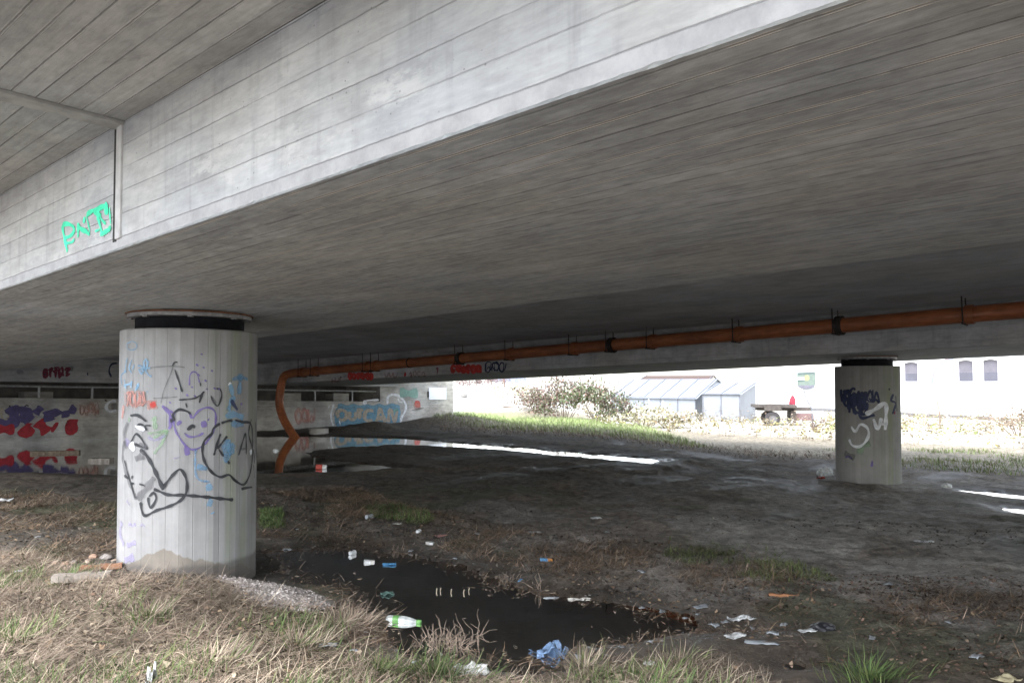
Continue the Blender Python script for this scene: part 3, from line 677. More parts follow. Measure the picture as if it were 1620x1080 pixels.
for q in (4.2, 8.8, 12.2, 14.3):
    MB().box(q - .35, q + .35, AV + .5, AV + 1.0, -.62, -.25).build('bearing_block', M['abut'], ab)
pt = Paint(hit_plane(bw(0, AV - .004, 0), -D)); S_ = pt.stroke
Z7 = (0, 560, 1 / 6.75)
for wpx, q in ((70, [(115, 555), (150, 650), (120, 735), (-60, 765)]), (80, [(235, 625), (320, 715)]), (60, [(285, 560), (262, 640), (330, 720)]), (50, [(445, 560), (370, 640)]), (95, [(540, 590), (575, 680)]), (60, [(505, 600), (530, 720)]), (60, [(690, 600), (705, 680)]), (60, [(735, 580), (815, 615)])):
    S_('violet', q, wpx * 1.35, Z7)
for wpx, q in ((60, [(-60, 800), (160, 805)]), (90, [(245, 770), (290, 815), (345, 775)]), (70, [(400, 715), (450, 770), (510, 840)]), (95, [(560, 765), (605, 790)]), (80, [(690, 790), (765, 780), (775, 690)])):
    S_('crimson', q, wpx * 1.3, Z7)
S_('sand', [(25, 560), (15, 640), (45, 720), (90, 690), (90, 620), (55, 610)], 22, Z7); S_('white', [(130, 560), (175, 570)], 34, Z7); S_('black', [(100, 540), (115, 600), (140, 640)], 12, Z7); S_('black', [(215, 640), (230, 600), (280, 545), (310, 560)], 10, Z7)
for k in range(2): pt.zig('rose', 850, 1060, 530, 640, 8, 14, Z7, 90 + k)
S_('white', [(1245, 498), (1170, 510), (1132, 560), (1165, 612), (1250, 600)], 26, Z7); S_('grey', [(1180, 560), (1260, 560)], 60, Z7); S_('black', [(1110, 490), (1150, 500)], 14, Z7)
# the big blue piece on the right
for y_, wpx, x0, x1 in ((470, 44, 600, 1050), (505, 60, 585, 1055), (550, 66, 578, 1050), (592, 46, 590, 1035)): S_('ocean', [(x0, y_), ((x0 + x1) / 2, y_ + 4), (x1, y_ - 2)], wpx, Z2)
S_('sky', [(590, 595), (640, 600), (760, 605), (860, 590)], 26, Z2); S_('sky', [(930, 585), (1020, 585)], 34, Z2)
for q in ([(612, 545), (600, 510), (625, 488), (660, 500), (665, 540), (632, 560), (610, 545)], [(690, 495), (688, 545), (708, 556), (730, 540), (735, 495)], [(735, 492), (790, 488)], [(762, 492), (758, 555)],
          [(862, 492), (815, 492), (795, 525), (805, 560), (855, 566)], [(880, 580), (898, 500), (912, 488), (945, 580)], [(890, 545), (935, 545)], [(965, 580), (968, 500), (985, 495), (1005, 565), (1030, 490)]):
    S_('sand', q, 25, Z2)
for q in ([(590, 565), (585, 505), (625, 468), (680, 480), (690, 470), (800, 468), (880, 470), (940, 470), (1045, 472)],): S_('navy', q, 6, Z2)
S_('white', [(578, 440), (558, 510), (560, 560), (575, 605)], 14, Z2); S_('white', [(958, 452), (962, 395), (1000, 378), (1050, 395), (1085, 440), (1086, 490), (1060, 540), (1040, 605)], 17, Z2); S_('white', [(1030, 400), (1045, 430), (1070, 430)], 12, Z2)
S_('white', [(780, 430), (815, 440)], 26, Z2); S_('white', [(800, 420), (900, 415)], 12, Z2); S_('white', [(612, 582), (626, 578)], 30, Z2); S_('white', [(640, 490), (660, 500)], 14, Z2); S_('white', [(535, 462), (548, 466)], 20, Z2); S_('white', [(845, 490), (862, 500)], 16, Z2); S_('white', [(880, 585), (920, 590)], 22, Z2)
for k in range(2): pt.zig('rose', 300, 440, 480, 580, 7, 16, Z2, 100 + k)
S_('red', [(1148, 440), (1195, 450)], 34, Z2); S_('rose', [(1140, 455), (1200, 460)], 44, Z2); S_('grey', [(1130, 490), (1180, 480), (1220, 470)], 12, Z2); S_('teal', [(1040, 360), (1110, 370), (1180, 365)], 60, Z2); S_('teal', [(990, 500), (1040, 480)], 20, Z2)
pt.build('graffiti', ab)
pt = Paint(hit_plane(bw(0, V1, 0), -D)); S_ = pt.stroke
for k in range(2): pt.zig('darkred', 455, 740, 150 + 10 * k, 245, 11, 22, Z7, 110 + k)
S_('darkred', [(560, 170), (600, 210)], 26, Z7); S_('grey', [(720, 150), (790, 160)], 40, Z7); S_('navy', [(1190, 250), (1165, 180), (1190, 110), (1260, 95)], 16, Z7); S_('lilac', [(170, 190), (260, 190)], 36, Z7); S_('navy', [(470, 150), (478, 240)], 16, Z7); S_('navy', [(930, 190), (940, 235)], 14, Z7)
pt.zig('red', 60, 150, 250, 300, 6, 16, Z2, 115); pt.zig('red', 60, 150, 260, 300, 6, 14, Z2, 116)
pt.build('graffiti', bridge)

M['galv'] = simple('galvanised_steel', (.42, .43, .44), .5, .25, 15, .4, metal=.4)
rl = empty('railing', matrix=BM, label='thin grey steel railing across the dark gap above the abutment wall', cat='railing')
bpy.context.view_layer.update()
MB().tube([(-16, AV + .2, .0), (15.7, AV + .2, -.175)], .03, 8).build('rail', M['galv'], rl)
for px, py in ((-28, 608), (62, 608), (146, 608), (232, 608), (322, 610), (498, 617), (557, 618)):
    q = on_plane(px, py, bw(0, AV + .2, 0), D) - B0; uu = float(q @ P)
    top = -.003 - (uu + 16) * .175 / 31.7
    MB().tube([(uu, AV + .2, -.50 if uu < 11 else -.6), (uu, AV + .2, top)], .032, 8).build('post', M['galv'], rl)
# notice on the wing wall
q0 = on_plane(678, 613, bw(0, AV - .03, 0), D); q1 = on_plane(706, 632, bw(0, AV - .03, 0), D)
uA, uB = (q0 - B0) @ P, (q1 - B0) @ P; wA, wB = (q1 - B0) @ U, (q0 - B0) @ U
no = empty('paper_notice', matrix=BM, label='blank white notice board fixed to the end of the abutment wall', cat='notice')
bpy.context.view_layer.update()
MB().box(uA, uB, AV - .045, AV - .022, wA, wB, bev=.004).build('board', simple('notice_white', (.72, .73, .80), .5, .05, 3), no)
MB().box(uA - .05, uA - .006, AV - .06, AV - .022, wA + .1, wB - .15, bev=.004).build('clamp', M['bearing'], no)

# ------------------------------------------------------------------ orange drain pipe
g = G('orange_plastic', .42, .4)
n = g.noise(g.obj(), 1.4, 6, .7); n2 = g.noise(g.scale((6, 1, 6)), 3, 5, .65)
c = g.mix(g.mr(n, .35, .7), (.38, .125, .048), (.24, .082, .036)); c = g.val(c, g.mr(n2, .3, .75, 1.15, .65)); g.base(c)
g.rough(g.mr(n2, .3, .7, .3, .6)); g.bump(g.noise(g.obj(), 30, 4), .1, .004)
M['pipe'] = g.mat; M['band'] = simple('pipe_band', (.035, .028, .025), .6, .4, 20)
pp = empty('drain_pipe', matrix=BM, label='long rusty orange drain pipe hung under the deck, bending down into the back puddle', cat='pipe')
bpy.context.view_layer.update()
def loc_on_u(px, py, u): q = on_plane(px, py, bw(u, 0, 0), P) - B0; return np.array([q @ P, q @ D, q @ U])
a_ = loc_on_u(1620, 490, 9.15); b_ = loc_on_u(1000, 543, 9.55); c_ = loc_on_u(480, 588.5, 9.85)
e_ = a_ + (a_ - b_) * 3.5
PR = .117
runs = [e_, a_, b_, c_]
MB().tube([tuple(q) for q in runs], PR, 20).build('pipe_run', M['pipe'], pp, True)
bend = [c_] + [loc_on_u(x, y, 9.85) for x, y in ((462, 590.3), (451, 594), (446.5, 602), (444, 615), (442, 630), (443, 645), (448, 661), (456, 676), (464, 688), (470, 697))]
bp = [np.array(q) for q in crom([tuple(q) for q in bend], .05)]
MB().tube([tuple(q) for q in bp], PR * 1.06, 20).build('downpipe', M['pipe'], pp, True)
def run_at(px):
    best = None
    for i in range(len(runs) - 1):
        for t in np.linspace(0, 1, 200):
            q = runs[i] * (1 - t) + runs[i + 1] * t; w_ = bw(*q) - CAM
            c2, s2 = math.cos(PITCH), math.sin(PITCH); dz = w_[1] * c2 + w_[2] * s2
            if dz < .5: continue
            X = CX + FPX * w_[0] / dz
            if best is None or abs(X - px) < best[0]: best = (abs(X - px), q, (runs[i + 1] - runs[i]) / np.linalg.norm(runs[i + 1] - runs[i]))
    return best[1], best[2]
for px, k in ((467, 1), (500, 1), (583, 1), (595, 1), (648, 0), (728, 2), (808, 1), (912, 1), (968, 2), (1033, 1), (1170, 1), (1328, 2), (1535, 1)):
    q, t = run_at(px); wd = (.02, .05, .05)[k]
    MB().tube([tuple(q - t * wd), tuple(q + t * wd)], PR * (1.10, 1.18, 1.30)[k], 20).build('coupling', M['band'] if k != 1 else M['pipe'], pp, True)
    if k:
        hb = MB()
        for s in (-1, 1): hb.tube([(q[0] + s * (PR + .02), q[1] + t[1] * .07, q[2] - .02), (q[0] + s * (PR + .02), q[1] + t[1] * .07, .65)], .010, 6)
        hb.tube([(q[0] - PR - .06, q[1] + t[1] * .07, q[2] - PR - .016), (q[0] + PR + .06, q[1] + t[1] * .07, q[2] - PR - .016)], .014, 6)
        for s in (-1, 1): hb.tube([(q[0] + s * (PR + .02), q[1] + t[1] * .07, q[2] - PR - .016), (q[0] + s * (PR + .02), q[1] + t[1] * .07, q[2])], .010, 6)
        hb.build('hanger', M['band'], pp)
q = bp[len(bp) // 3]
# concrete ring by the pipe foot
fp = wpt(504, 688, -.03)
cr = empty('concrete_ring', (fp[0], fp[1], -.06), 0, 'short pale concrete pipe ring standing in the puddle beside the orange pipe', 'concrete ring')
MB().lathe([(.30, 0), (.30, .24), (.24, .24), (.24, .05)], 28).build('ring', M['abut'], cr, True)

# ------------------------------------------------------------------ grass and litter on the ground
def blade_mat(name, rough=.7, trans=.25):
    g = G(name, rough, .25); g.base(g.attr('col')); return g.mat
M['blade'] = blade_mat('grass_blades')
def blades(name, pts, length, width, lean, curl, cols, seg=3, label='', cat='grass', mat=None, azi=None):
    n = len(pts); az_ = RNG.uniform(0, 2 * np.pi, n) if azi is None else azi
    L = length * RNG.uniform(.5, 1.3, n); W = width * RNG.uniform(.6, 1.3, n)
    th = np.clip(lean + RNG.normal(0, .25, n), .02, 1.62)
    cu = curl * RNG.uniform(-.4, 1.3, n)
    wig = RNG.normal(0, .35, n)
    p_ = np.array(pts, float); V = np.zeros((n, (seg + 1) * 2, 3)); tw = RNG.uniform(0, np.pi, n)
    side = np.stack([-np.sin(az_ + tw * .3), np.cos(az_ + tw * .3), .35 * np.sin(tw * 2)], 1)
    for k in range(seg + 1):
        f_ = k / seg; ww = W * (1 - f_ ** 1.6 * .9)
        V[:, 2 * k] = p_ - side * ww[:, None] * .5; V[:, 2 * k + 1] = p_ + side * ww[:, None] * .5
        a2 = az_ + wig * f_; t2 = th + cu * f_
        dirv = np.stack([np.sin(t2) * np.cos(a2), np.sin(t2) * np.sin(a2), np.cos(t2)], 1)
        p_ = p_ + dirv * (L / seg)[:, None]
    base_ = (np.arange(n) * (seg + 1) * 2)[:, None]
    F_ = np.concatenate([base_ + np.array([2 * k, 2 * k + 1, 2 * k + 3, 2 * k + 2]) for k in range(seg)], 0)
    q_ = np.array(pts, float); cols = cols * (.25 + 1.4 * fbm(q_[:, 0] * 2.6, q_[:, 1] * 2.6, 303))[:, None]
    C_ = np.repeat(cols, (seg + 1) * 2, 0)
    V = V.reshape(-1, 3); zg = hgt(V[:, 0], V[:, 1]); V[:, 2] = np.maximum(V[:, 2], zg + .003)
    o = mesh_np(name, V, F_, mat or M['blade'], cols=C_)
    return tag(o, label, cat, kind='stuff')
def scatter(poly_px, n, z=0., dens=None):
    poly = pxpoly(poly_px, z); a = np.array(poly); lo, hi = a.min(0), a.max(0); out_ = np.zeros((0, 2))
    while len(out_) < n:
        q = RNG.uniform(lo, hi, (n * 2, 2)); k = sdist(q[:, 0], q[:, 1], poly) < 0
        for pl, lv in POOLS[:4]: k &= sdist(q[:, 0], q[:, 1], pl) > -.03
        k &= np.hypot(q[:, 0] - COL1[0], q[:, 1] - COL1[1]) > CR + .03
        if dens is not None: k &= RNG.uniform(0, 1, len(q)) < dens(q[:, 0], q[:, 1])
        out_ = np.concatenate([out_, q[k]])
    out_ = out_[:n]; return np.stack([out_[:, 0], out_[:, 1], hgt(out_[:, 0], out_[:, 1])], 1)
def pick(n, pal, var=.25):
    pal = np.array(pal); return pal[RNG.integers(0, len(pal), n)] * RNG.uniform(1 - var, 1 + var, (n, 1))
STRAW = [(.33, .275, .205), (.27, .21, .16), (.40, .34, .26), (.17, .125, .10), (.30, .23, .18), (.22, .175, .135)]
GREEN = [(.085, .135, .040), (.11, .16, .055), (.15, .18, .07), (.07, .11, .04)]
BROWN = [(.17, .115, .082), (.16, .115, .075), (.10, .070, .050), (.20, .15, .10), (.24, .17, .11)]
FG = [(-200, 905), (40, 872), (100, 900), (190, 935), (330, 935), (400, 952), (500, 948), (560, 935), (605, 985), (575, 1020), (640, 1036), (760, 1052), (880, 1056), (960, 1030), (1130, 1030), (1220, 1070), (1260, 1110), (1260, 1250), (-200, 1250)]
cl = lambda s, a, b, sc=1.8: (lambda x, y: .06 + .94 * sst(a, b, fbm(x * sc, y * sc, s)))
p_ = scatter(FG, 36000, .0, cl(201, .28, .5)); blades('dry_grass', p_, .16, .0044, 1.46, .3, pick(len(p_), STRAW), 3, 'matted pale dry grass in the foreground')
p_ = scatter(FG, 6500, .0, cl(205, .42, .60, 2.2)); blades('dry_grass', p_, .17, .0040, 1.15, .7, pick(len(p_), STRAW[:3] + STRAW[4:]), 4, 'longer bent straw stalks in the foreground')
FGg = [(-200, 905), (40, 880), (110, 905), (190, 945), (330, 955), (400, 965), (560, 970), (540, 1010), (600, 1040), (760, 1055), (880, 1060), (1000, 1035), (1130, 1040), (1220, 1090), (1220, 1250), (-200, 1250)]
p_ = scatter(FGg, 5500, .0, lambda x, y: .02 + .98 * sst(.50, .64, fbm(x * 1.5 + 3, y * 1.5, 207))); blades('green_grass', p_, .11, .0050, .65, .8, pick(len(p_), GREEN), 3, 'fresh green grass growing through the dry straw')
MID = [(405, 790), (560, 780), (690, 825), (800, 850), (980, 868), (1200, 890), (1320, 935), (1640, 960), (1640, 1090), (1300, 1060), (1250, 1000), (1080, 965), (960, 940), (820, 905), (690, 872), (560, 862), (405, 856)]
p_ = scatter(MID, 14000, -.1, cl(211, .44, .62, 1.1)); blades('dead_stalks', p_, .12, .006, 1.25, .5, pick(len(p_), BROWN + [(.26, .19, .14), (.30, .22, .17)]), 3, 'flattened brown dead stalks on the mud', 'dead grass')
LFT = [(-200, 770), (60, 775), (180, 800), (185, 870), (110, 895), (40, 870), (-200, 900)]
p_ = scatter(LFT, 7000, 0, cl(215, .40, .60, 1.4)); blades('dead_stalks', p_, .15, .006, 1.25, .4, pick(len(p_), BROWN + STRAW[:2]), 3, 'brown dead stalks lying left of the near column', 'dead grass')
p_ = scatter([(570, 805), (640, 805), (690, 830), (660, 838), (590, 830)], 1500, -.05); blades('moss_patch', p_, .06, .008, .6, .8, pick(len(p_), GREEN), 2, 'small mossy green patch on the mud beside litter')
p_ = scatter([(410, 815), (445, 812), (452, 838), (410, 840)], 700, -.05); blades('moss_patch', p_, .07, .008, .6, .8, pick(len(p_), GREEN), 2, 'small mossy green patch at the right of the near column')
p_ = scatter([(1060, 860), (1250, 885), (1330, 940), (1200, 940), (1050, 900)], 1500, -.1, cl(219, .5, .6, 2)); blades('moss_patch', p_, .06, .007, .7, .8, pick(len(p_), [(.09, .11, .04), (.10, .12, .05)]), 2, 'thin green growth on the mud past the puddle')
# bank, field
BANK = [(715, 640), (760, 640), (880, 652), (1010, 672), (1060, 690), (1010, 708), (880, 700), (760, 694), (690, 690), (690, 668)]
def scat_world(x0, x1, y0, y1, n, ok):
    o_ = np.zeros((0, 2))
    while len(o_) < n:
        q = np.stack([RNG.uniform(x0, x1, n * 3), RNG.uniform(y0, y1, n * 3)], 1); q = q[ok(q[:, 0], q[:, 1])]; o_ = np.concatenate([o_, q])
    o_ = o_[:n]; return np.stack([o_[:, 0], o_[:, 1], hgt(o_[:, 0], o_[:, 1])], 1)
def pools_free(x, y):
    k = np.ones(len(x), bool)
    for pl, lv in POOLS: k &= sdist(x, y, pl) > .25
    return k
p_ = scat_world(-3, 5.5, 19, 37, 11000, lambda x, y: (uv_of(x, y)[0] > 16.2) & (uv_of(x, y)[1] < 18.5) & pools_free(x, y) & (((x + 2.3) * -.63 + (y - 33) * .776) < .6) & (np.hypot(x, y) < 34))
gcol = pick(len(p_), [(.24, .31, .12), (.28, .35, .15), (.30, .36, .17), (.32, .31, .20)]); blades('bank_grass', p_, .16, .018, .5, .7, gcol, 2, 'bright green grass on the bank beyond the bridge')
p_ = scat_world(-2.5, 9, 18, 30, 3500, lambda x, y: (uv_of(x, y)[0] > 14.6) & (uv_of(x, y)[0] < 17.5) & pools_free(x, y)); blades('bank_grass', p_, .13, .016, .9, .6, pick(len(p_), BROWN + STRAW), 2, 'brown dead grass along the foot of the green bank')
p_ = scat_world(8.5, 16, 13, 21, 3800, lambda x, y: (uv_of(x, y)[0] > 14.8) & pools_free(x, y) & (fbm(x * .8, y * .8, 231) > .50)); blades('verge_grass', p_, .13, .015, .6, .7, pick(len(p_), [(.20, .28, .085), (.24, .31, .11), (.30, .27, .16)]), 2, 'green grass on the ground beyond the far column')
def weeds(name, p0, hmax, nl, leaf, pal, stem, label):
    V = []; F_ = []; C_ = []
    for (x, y, z) in p0:
        hh = hmax * RNG.uniform(.4, 1.1); c0 = np.array(pal[RNG.integers(len(pal))]); ln = RNG.normal(0, .15, 2)
        b = len(V); V += [(x - .006, y, z - .02), (x + .006, y, z - .02), (x + ln[0] * hh, y + ln[1] * hh, z + hh)]; F_.append((b, b + 1, b + 2)); C_ += [stem] * 3
        for k in range(RNG.integers(nl // 2, nl + 1)):
            f_ = RNG.uniform(.15, 1); a = RNG.uniform(0, 6.28); r = RNG.uniform(0, .16) * (1.3 - f_ * .6); s = leaf * RNG.uniform(.5, 1.3)
            q = np.array([x + ln[0] * hh * f_ + r * math.cos(a), y + ln[1] * hh * f_ + r * math.sin(a), z + hh * f_])
            d_ = np.array([math.cos(a), math.sin(a), RNG.uniform(-.7, .5)]); e = np.array([-math.sin(a), math.cos(a), RNG.uniform(-.4, .4)])
            b = len(V); V += [tuple(q), tuple(q + d_ * s * .5 + e * s * .35), tuple(q + d_ * s), tuple(q + d_ * s * .5 - e * s * .35)]; F_.append((b, b + 1, b + 2, b + 3)); C_ += [tuple(c0 * RNG.uniform(.7, 1.25))] * 4
    o = mesh_np(name, V, F_, M['blade'], cols=np.array(C_)); return tag(o, label, 'weeds', kind='stuff')
okf = lambda x, y: (uv_of(x, y)[0] > 21.5) & (x / y < .70) & pools_free(x, y) & (fbm(x * .6, y * .6, 241) > .40)
p_ = scat_world(3.5, 26, 16, 40, 1150, okf); weeds('field_weeds', p_, .48, 10, .13, [(.24, .21, .08), (.60, .58, .52), (.19, .15, .10), (.30, .27, .13), (.17, .20, .07), (.62, .61, .58), (.28, .24, .13)], (.25, .19, .12), 'pale yellowing weeds covering the field beyond the bridge')  # the whitish leaf tones carry overexposed daylight
p_ = scat_world(3.5, 26, 24, 40, 420, okf); weeds('dry_stalks', p_, .95, 7, .07, [(.22, .16, .12), (.26, .20, .15), (.18, .13, .10)], (.17, .12, .09), 'tall brown dead weed stalks standing in the field')
# leaf litter flakes on the mud
def flakes(name, p0, size, pal, label):
    n = len(p0); s = size * RNG.uniform(.4, 1.4, n); a = RNG.uniform(0, 6.28, n); V = np.zeros((n, 5, 3)); 
    for k in range(5):
        r = s * RNG.uniform(.5, 1, n); t = a + k * 1.257
        V[:, k, 0] = p0[:, 0] + r * np.cos(t); V[:, k, 1] = p0[:, 1] + r * np.sin(t) * .8
    zz = hgt(V[:, :, 0].ravel(), V[:, :, 1].ravel()).reshape(n, 5); V[:, :, 2] = zz + .004 + np.abs(RNG.normal(0, .45, (n, 5))) * s[:, None]
    o = mesh_np(name, V.reshape(-1, 3), (np.arange(n) * 5)[:, None] + np.arange(5), M['blade'], cols=np.repeat(pick(n, pal, .35), 5, 0)); return tag(o, label, 'leaves', kind='stuff')
flakes('leaf_litter', scatter(MID, 3200, -.1, cl(251, .42, .62, 1.2)), .016, BROWN + [(.05, .04, .035)] * 3, 'dead brown leaves and scraps strewn on the mud')
flakes('leaf_litter', scatter([(1000, 925), (1640, 930), (1640, 1095), (1250, 1085), (1210, 1005)], 1300, -.1, cl(257, .42, .6, 1.6)), .014, [(.20, .13, .095), (.16, .10, .075), (.25, .18, .13), (.07, .055, .045), (.12, .09, .07)], 'brown leaves trodden into the mud at the lower right')
flakes('leaf_litter', scatter(FG, 2600, 0), .020, BROWN + STRAW[:2] + [(.06, .045, .035)] * 3, 'dead leaves among the straw')
flakes('leaf_litter', scatter(LFT, 1500, 0), .022, BROWN + [(.05, .04, .035)], 'dead leaves left of the near column')
CLODS = scatter([(-100, 800), (1700, 840), (1700, 1050), (900, 930), (420, 850), (180, 900), (-100, 860)], 3000, -.1, lambda x, y: .1 + .9 * sst(.45, .62, fbm(x * .9, y * .9, 255)))
flakes('mud_clods', CLODS, .016, [(.11, .095, .08), (.14, .115, .09), (.06, .052, .045), (.17, .145, .12)], 'small dark clods of mud')
for poly, lv in POOLS[:1]:      # scum, straw and leaves drifting along the waterline
    e_ = []
    while len(e_) < 900:
        i = RNG.integers(len(poly)); t = RNG.uniform(); a = np.array(poly[i]) * (1 - t) + np.array(poly[(i + 1) % len(poly)]) * t + RNG.normal(0, .13, 2); e_.append(a)
    e_ = np.array(e_); zz = np.maximum(hgt(e_[:, 0], e_[:, 1]), lv); p_ = np.stack([e_[:, 0], e_[:, 1], zz], 1)
    V = np.zeros((len(p_), 4, 3)); sz_ = RNG.uniform(.006, .028, len(p_)); an = RNG.uniform(0, 6.28, len(p_))
    for k in range(4):
        t = an + k * 1.57; f_ = sz_ * (1 if k % 2 else RNG.uniform(.15, .6, len(p_)))
        V[:, k] = np.stack([p_[:, 0] + f_ * np.cos(t), p_[:, 1] + f_ * np.sin(t), p_[:, 2] + .003 + np.abs(RNG.normal(0, .004, len(p_)))], 1)
    tag(mesh_np('drift_litter', V.reshape(-1, 3), (np.arange(len(p_)) * 4)[:, None] + np.arange(4), M['blade'], cols=np.repeat(pick(len(p_), BROWN + STRAW + [(.3, .29, .28)]), 4, 0)), 'scum, straw and leaf scraps along the edge of the near puddle', 'leaves', kind='stuff')
pb = scatter([(340, 925), (420, 908), (490, 910), (530, 933), (500, 952), (400, 952)], 2600, .03)
flakes('gravel', pb, .010, [(.48, .44, .42), (.40, .37, .35), (.54, .50, .48), (.28, .25, .24)], 'pale grit spilled beside the near column')

_pts = []
while len(_pts) < 1500:
    i = RNG.integers(len(P1)); t = RNG.uniform(); a = np.array(P1[i]) * (1 - t) + np.array(P1[(i + 1) % len(P1)]) * t + RNG.normal(0, .11, 2)
    if np.hypot(a[0] - COL1[0], a[1] - COL1[1]) > CR + .1: _pts.append(a)
_pts = np.array(_pts); blades('dead_stalks', np.stack([_pts[:, 0], _pts[:, 1], np.maximum(hgt(_pts[:, 0], _pts[:, 1]), -.118)], 1), .11, .005, 1.35, .35, pick(len(_pts), BROWN + STRAW[3:]), 3, 'dead stalks lying along the muddy rim of the near puddle', 'dead grass')
def tuft(px, py, n_, ln, lean, pal, label, cat='grass tuft', spread=.10, w=.006):
    n = int(n_ * .7); q = gpt(px, py); a = RNG.uniform(0, 6.28, n); r = np.abs(RNG.normal(0, spread, n)); pts = np.stack([q[0] + r * np.cos(a), q[1] + r * np.sin(a), np.zeros(n)], 1); pts[:, 2] = hgt(pts[:, 0], pts[:, 1]) - .005
    o = blades('grass_tuft', pts, ln * .85, w, lean + .2, 1.2, pick(n, pal), 4, label, cat, azi=a + RNG.normal(0, .5, n)); del o['kind']; return o
tuft(1375, 1072, 420, .17, .55, GREEN, 'bright green grass tuft on bare mud at the lower right', spread=.13)
tuft(690, 1066, 500, .16, .5, GREEN, 'green grass tuft at the near edge of the puddle', spread=.16)
tuft(600, 1062, 260, .15, .5, GREEN, 'smaller green tuft at the near edge of the puddle, left of the larger', spread=.12)
tuft(545, 985, 420, .24, .95, STRAW, 'drooping straw tuft hanging over the left end of the puddle', spread=.14)
tuft(470, 1020, 380, .22, .7, STRAW[:3] + GREEN[2:], 'yellowed grass tuft on the bank left of the puddle', spread=.14)
tuft(235, 975, 220, .17, .5, STRAW + GREEN[:2], 'short mixed tuft below the near column', spread=.1)
tuft(95, 925, 300, .16, .6, GREEN, 'green tuft by the flat slab at the left edge', spread=.14)
tuft(20, 1015, 300, .17, .5, GREEN + STRAW[:1], 'green tuft at the far left of the foreground', spread=.16)
tuft(925, 1055, 200, .18, .6, STRAW[:3] + GREEN[2:3], 'sparse straw tuft right of the blue bag', spread=.12)
tuft(1075, 1050, 160, .15, .45, GREEN[2:] + STRAW[:2], 'thin tuft below the pointed end of the puddle', spread=.10)
tuft(330, 1050, 260, .17, .6, STRAW[:3] + GREEN[:1], 'straw and green tuft low in the foreground left of centre', spread=.15)

# ------------------------------------------------------------------ rubbish
def mcol(name, col, rough=.45, var=.15): return simple(name, col, rough, var, 30, .4)
W_ = simple('white_plastic', (.58, .59, .59), .5, .4, 22); PAPER = simple('pale_paper', (.50, .48, .44), .8, .4, 22); BLUE = mcol('blue_plastic', (.10, .30, .55)); DBLUE = mcol('blue_film', (.16, .25, .40)); DARK = mcol('black_film', (.02, .02, .024), .35); ORNG = mcol('orange_print', (.70, .28, .06)); GRN = mcol('green_print', (.16, .50, .08)); REDP = mcol('red_print', (.42, .06, .04)); GREYP = mcol('grey_plastic', (.30, .32, .34)); PINK = mcol('pink_paper', (.50, .25, .22), .8); LEAFP = mcol('pale_leaf', (.50, .44, .28), .8); DGREEN = mcol('dark_green_plastic', (.08, .14, .12))
def crumple(name, loc, s, mat, label, cat, rz=0, seed=1, amp=.5, n=9, parent=None, sink=.1):
    r = np.random.default_rng(seed); V = []; a, b = np.meshgrid(np.linspace(-.5, .5, n), np.linspace(-.5, .5, n))
    z = (fbm(a * 3.1 + seed, b * 3.1, seed, 3) - .35) * amp * 2 + r.normal(0, .03, a.shape)
    x = a * s[0] * (1 + .25 * r.normal(0, .3, a.shape)); y = b * s[1] * (1 + .25 * r.normal(0, .3, a.shape)); z = np.maximum(z, -.02) * s[2]
    top = np.stack([x, y, z + .002], -1).reshape(-1, 3); bot = np.stack([x, y, z - .002], -1).reshape(-1, 3)
    I_ = np.arange(n * n).reshape(n, n); f1 = np.stack([I_[:-1, :-1], I_[:-1, 1:], I_[1:, 1:], I_[1:, :-1]], -1).reshape(-1, 4); f2 = f1[:, ::-1] + n * n
    ed = list(I_[0, :]) + list(I_[1:, -1]) + list(I_[-1, -2::-1]) + list(I_[-2:0, 0]); rim = np.array([[ed[(i + 1) % len(ed)], ed[i], ed[i] + n * n, ed[(i + 1) % len(ed)] + n * n] for i in range(len(ed))])
    V = np.concatenate([top, bot]); o = mesh_np(name, V, np.concatenate([f1, f2, rim]), mat, parent)
    o.location = (loc[0], loc[1], loc[2] + .004); o.rotation_euler = (0, 0, rz); return tag(o, label, cat) if label else o
def lump(name, loc, s, mat, label, cat, seed=1, rough=.35, rz=0):
    import bmesh
    bm = bmesh.new(); bmesh.ops.create_icosphere(bm, subdivisions=3, radius=1)
    sx = seed * 3.3
    for v in bm.verts:
        a = v.co; k = 1 + rough * (float(fbm(np.array([a.x * 2.1 + a.z * 1.3 + sx]), np.array([a.y * 2.1 - a.z * .9 + sx]), seed, 3)[0]) - .5) * 2
        v.co = Vector((a.x * k * s[0] / 2, a.y * k * s[1] / 2, max(-.35, a.z * k) * s[2] / 2))
    me = bpy.data.meshes.new(name); bm.to_mesh(me); bm.free(); me.materials.append(mat)
    o = bpy.data.objects.new(name, me); COL.objects.link(o); o.location = (loc[0], loc[1], loc[2] + .15 * s[2]); o.rotation_euler = (0, 0, rz); return tag(o, label, cat) if label else o
def packet(name, loc, s, mats, label, cat, rz=0, tilt=0, split=.6):
    o = empty(name, loc, rz, label, cat); o.rotation_euler = (tilt, .06, rz)
    a, b, c = s
    MB().box(-a / 2, -a / 2 + a * split, -b / 2, b / 2, 0, c, bev=min(s) * .12).build('sleeve', mats[0], o)
    MB().box(-a / 2 + a * split + .0005, a / 2, -b / 2 * .97, b / 2 * .97, c * .06, c * .94, bev=min(s) * .12).build('lid', mats[1], o); return o
q = wpt(612, 981, -.12)
bt = empty('plastic_bottle', (q[0], q[1], -.138), 0, 'clear and white plastic bottle with green label and cap floating in the near puddle', 'bottle')
tr = Matrix.Translation((0, 0, .026)) @ Matrix.Rotation(R(90), 4, 'Y')
g = G('clear_plastic', .12, .5); g.base((.55, .60, .60)); g.b.inputs['Transmission Weight'].default_value = .45
BODY = simple('dirty_clear_plastic', (.40, .43, .42), .25, .4, 25, .5); GRN = simple("dull_green_print", (.10, .25, .07), .4, .35, 25)
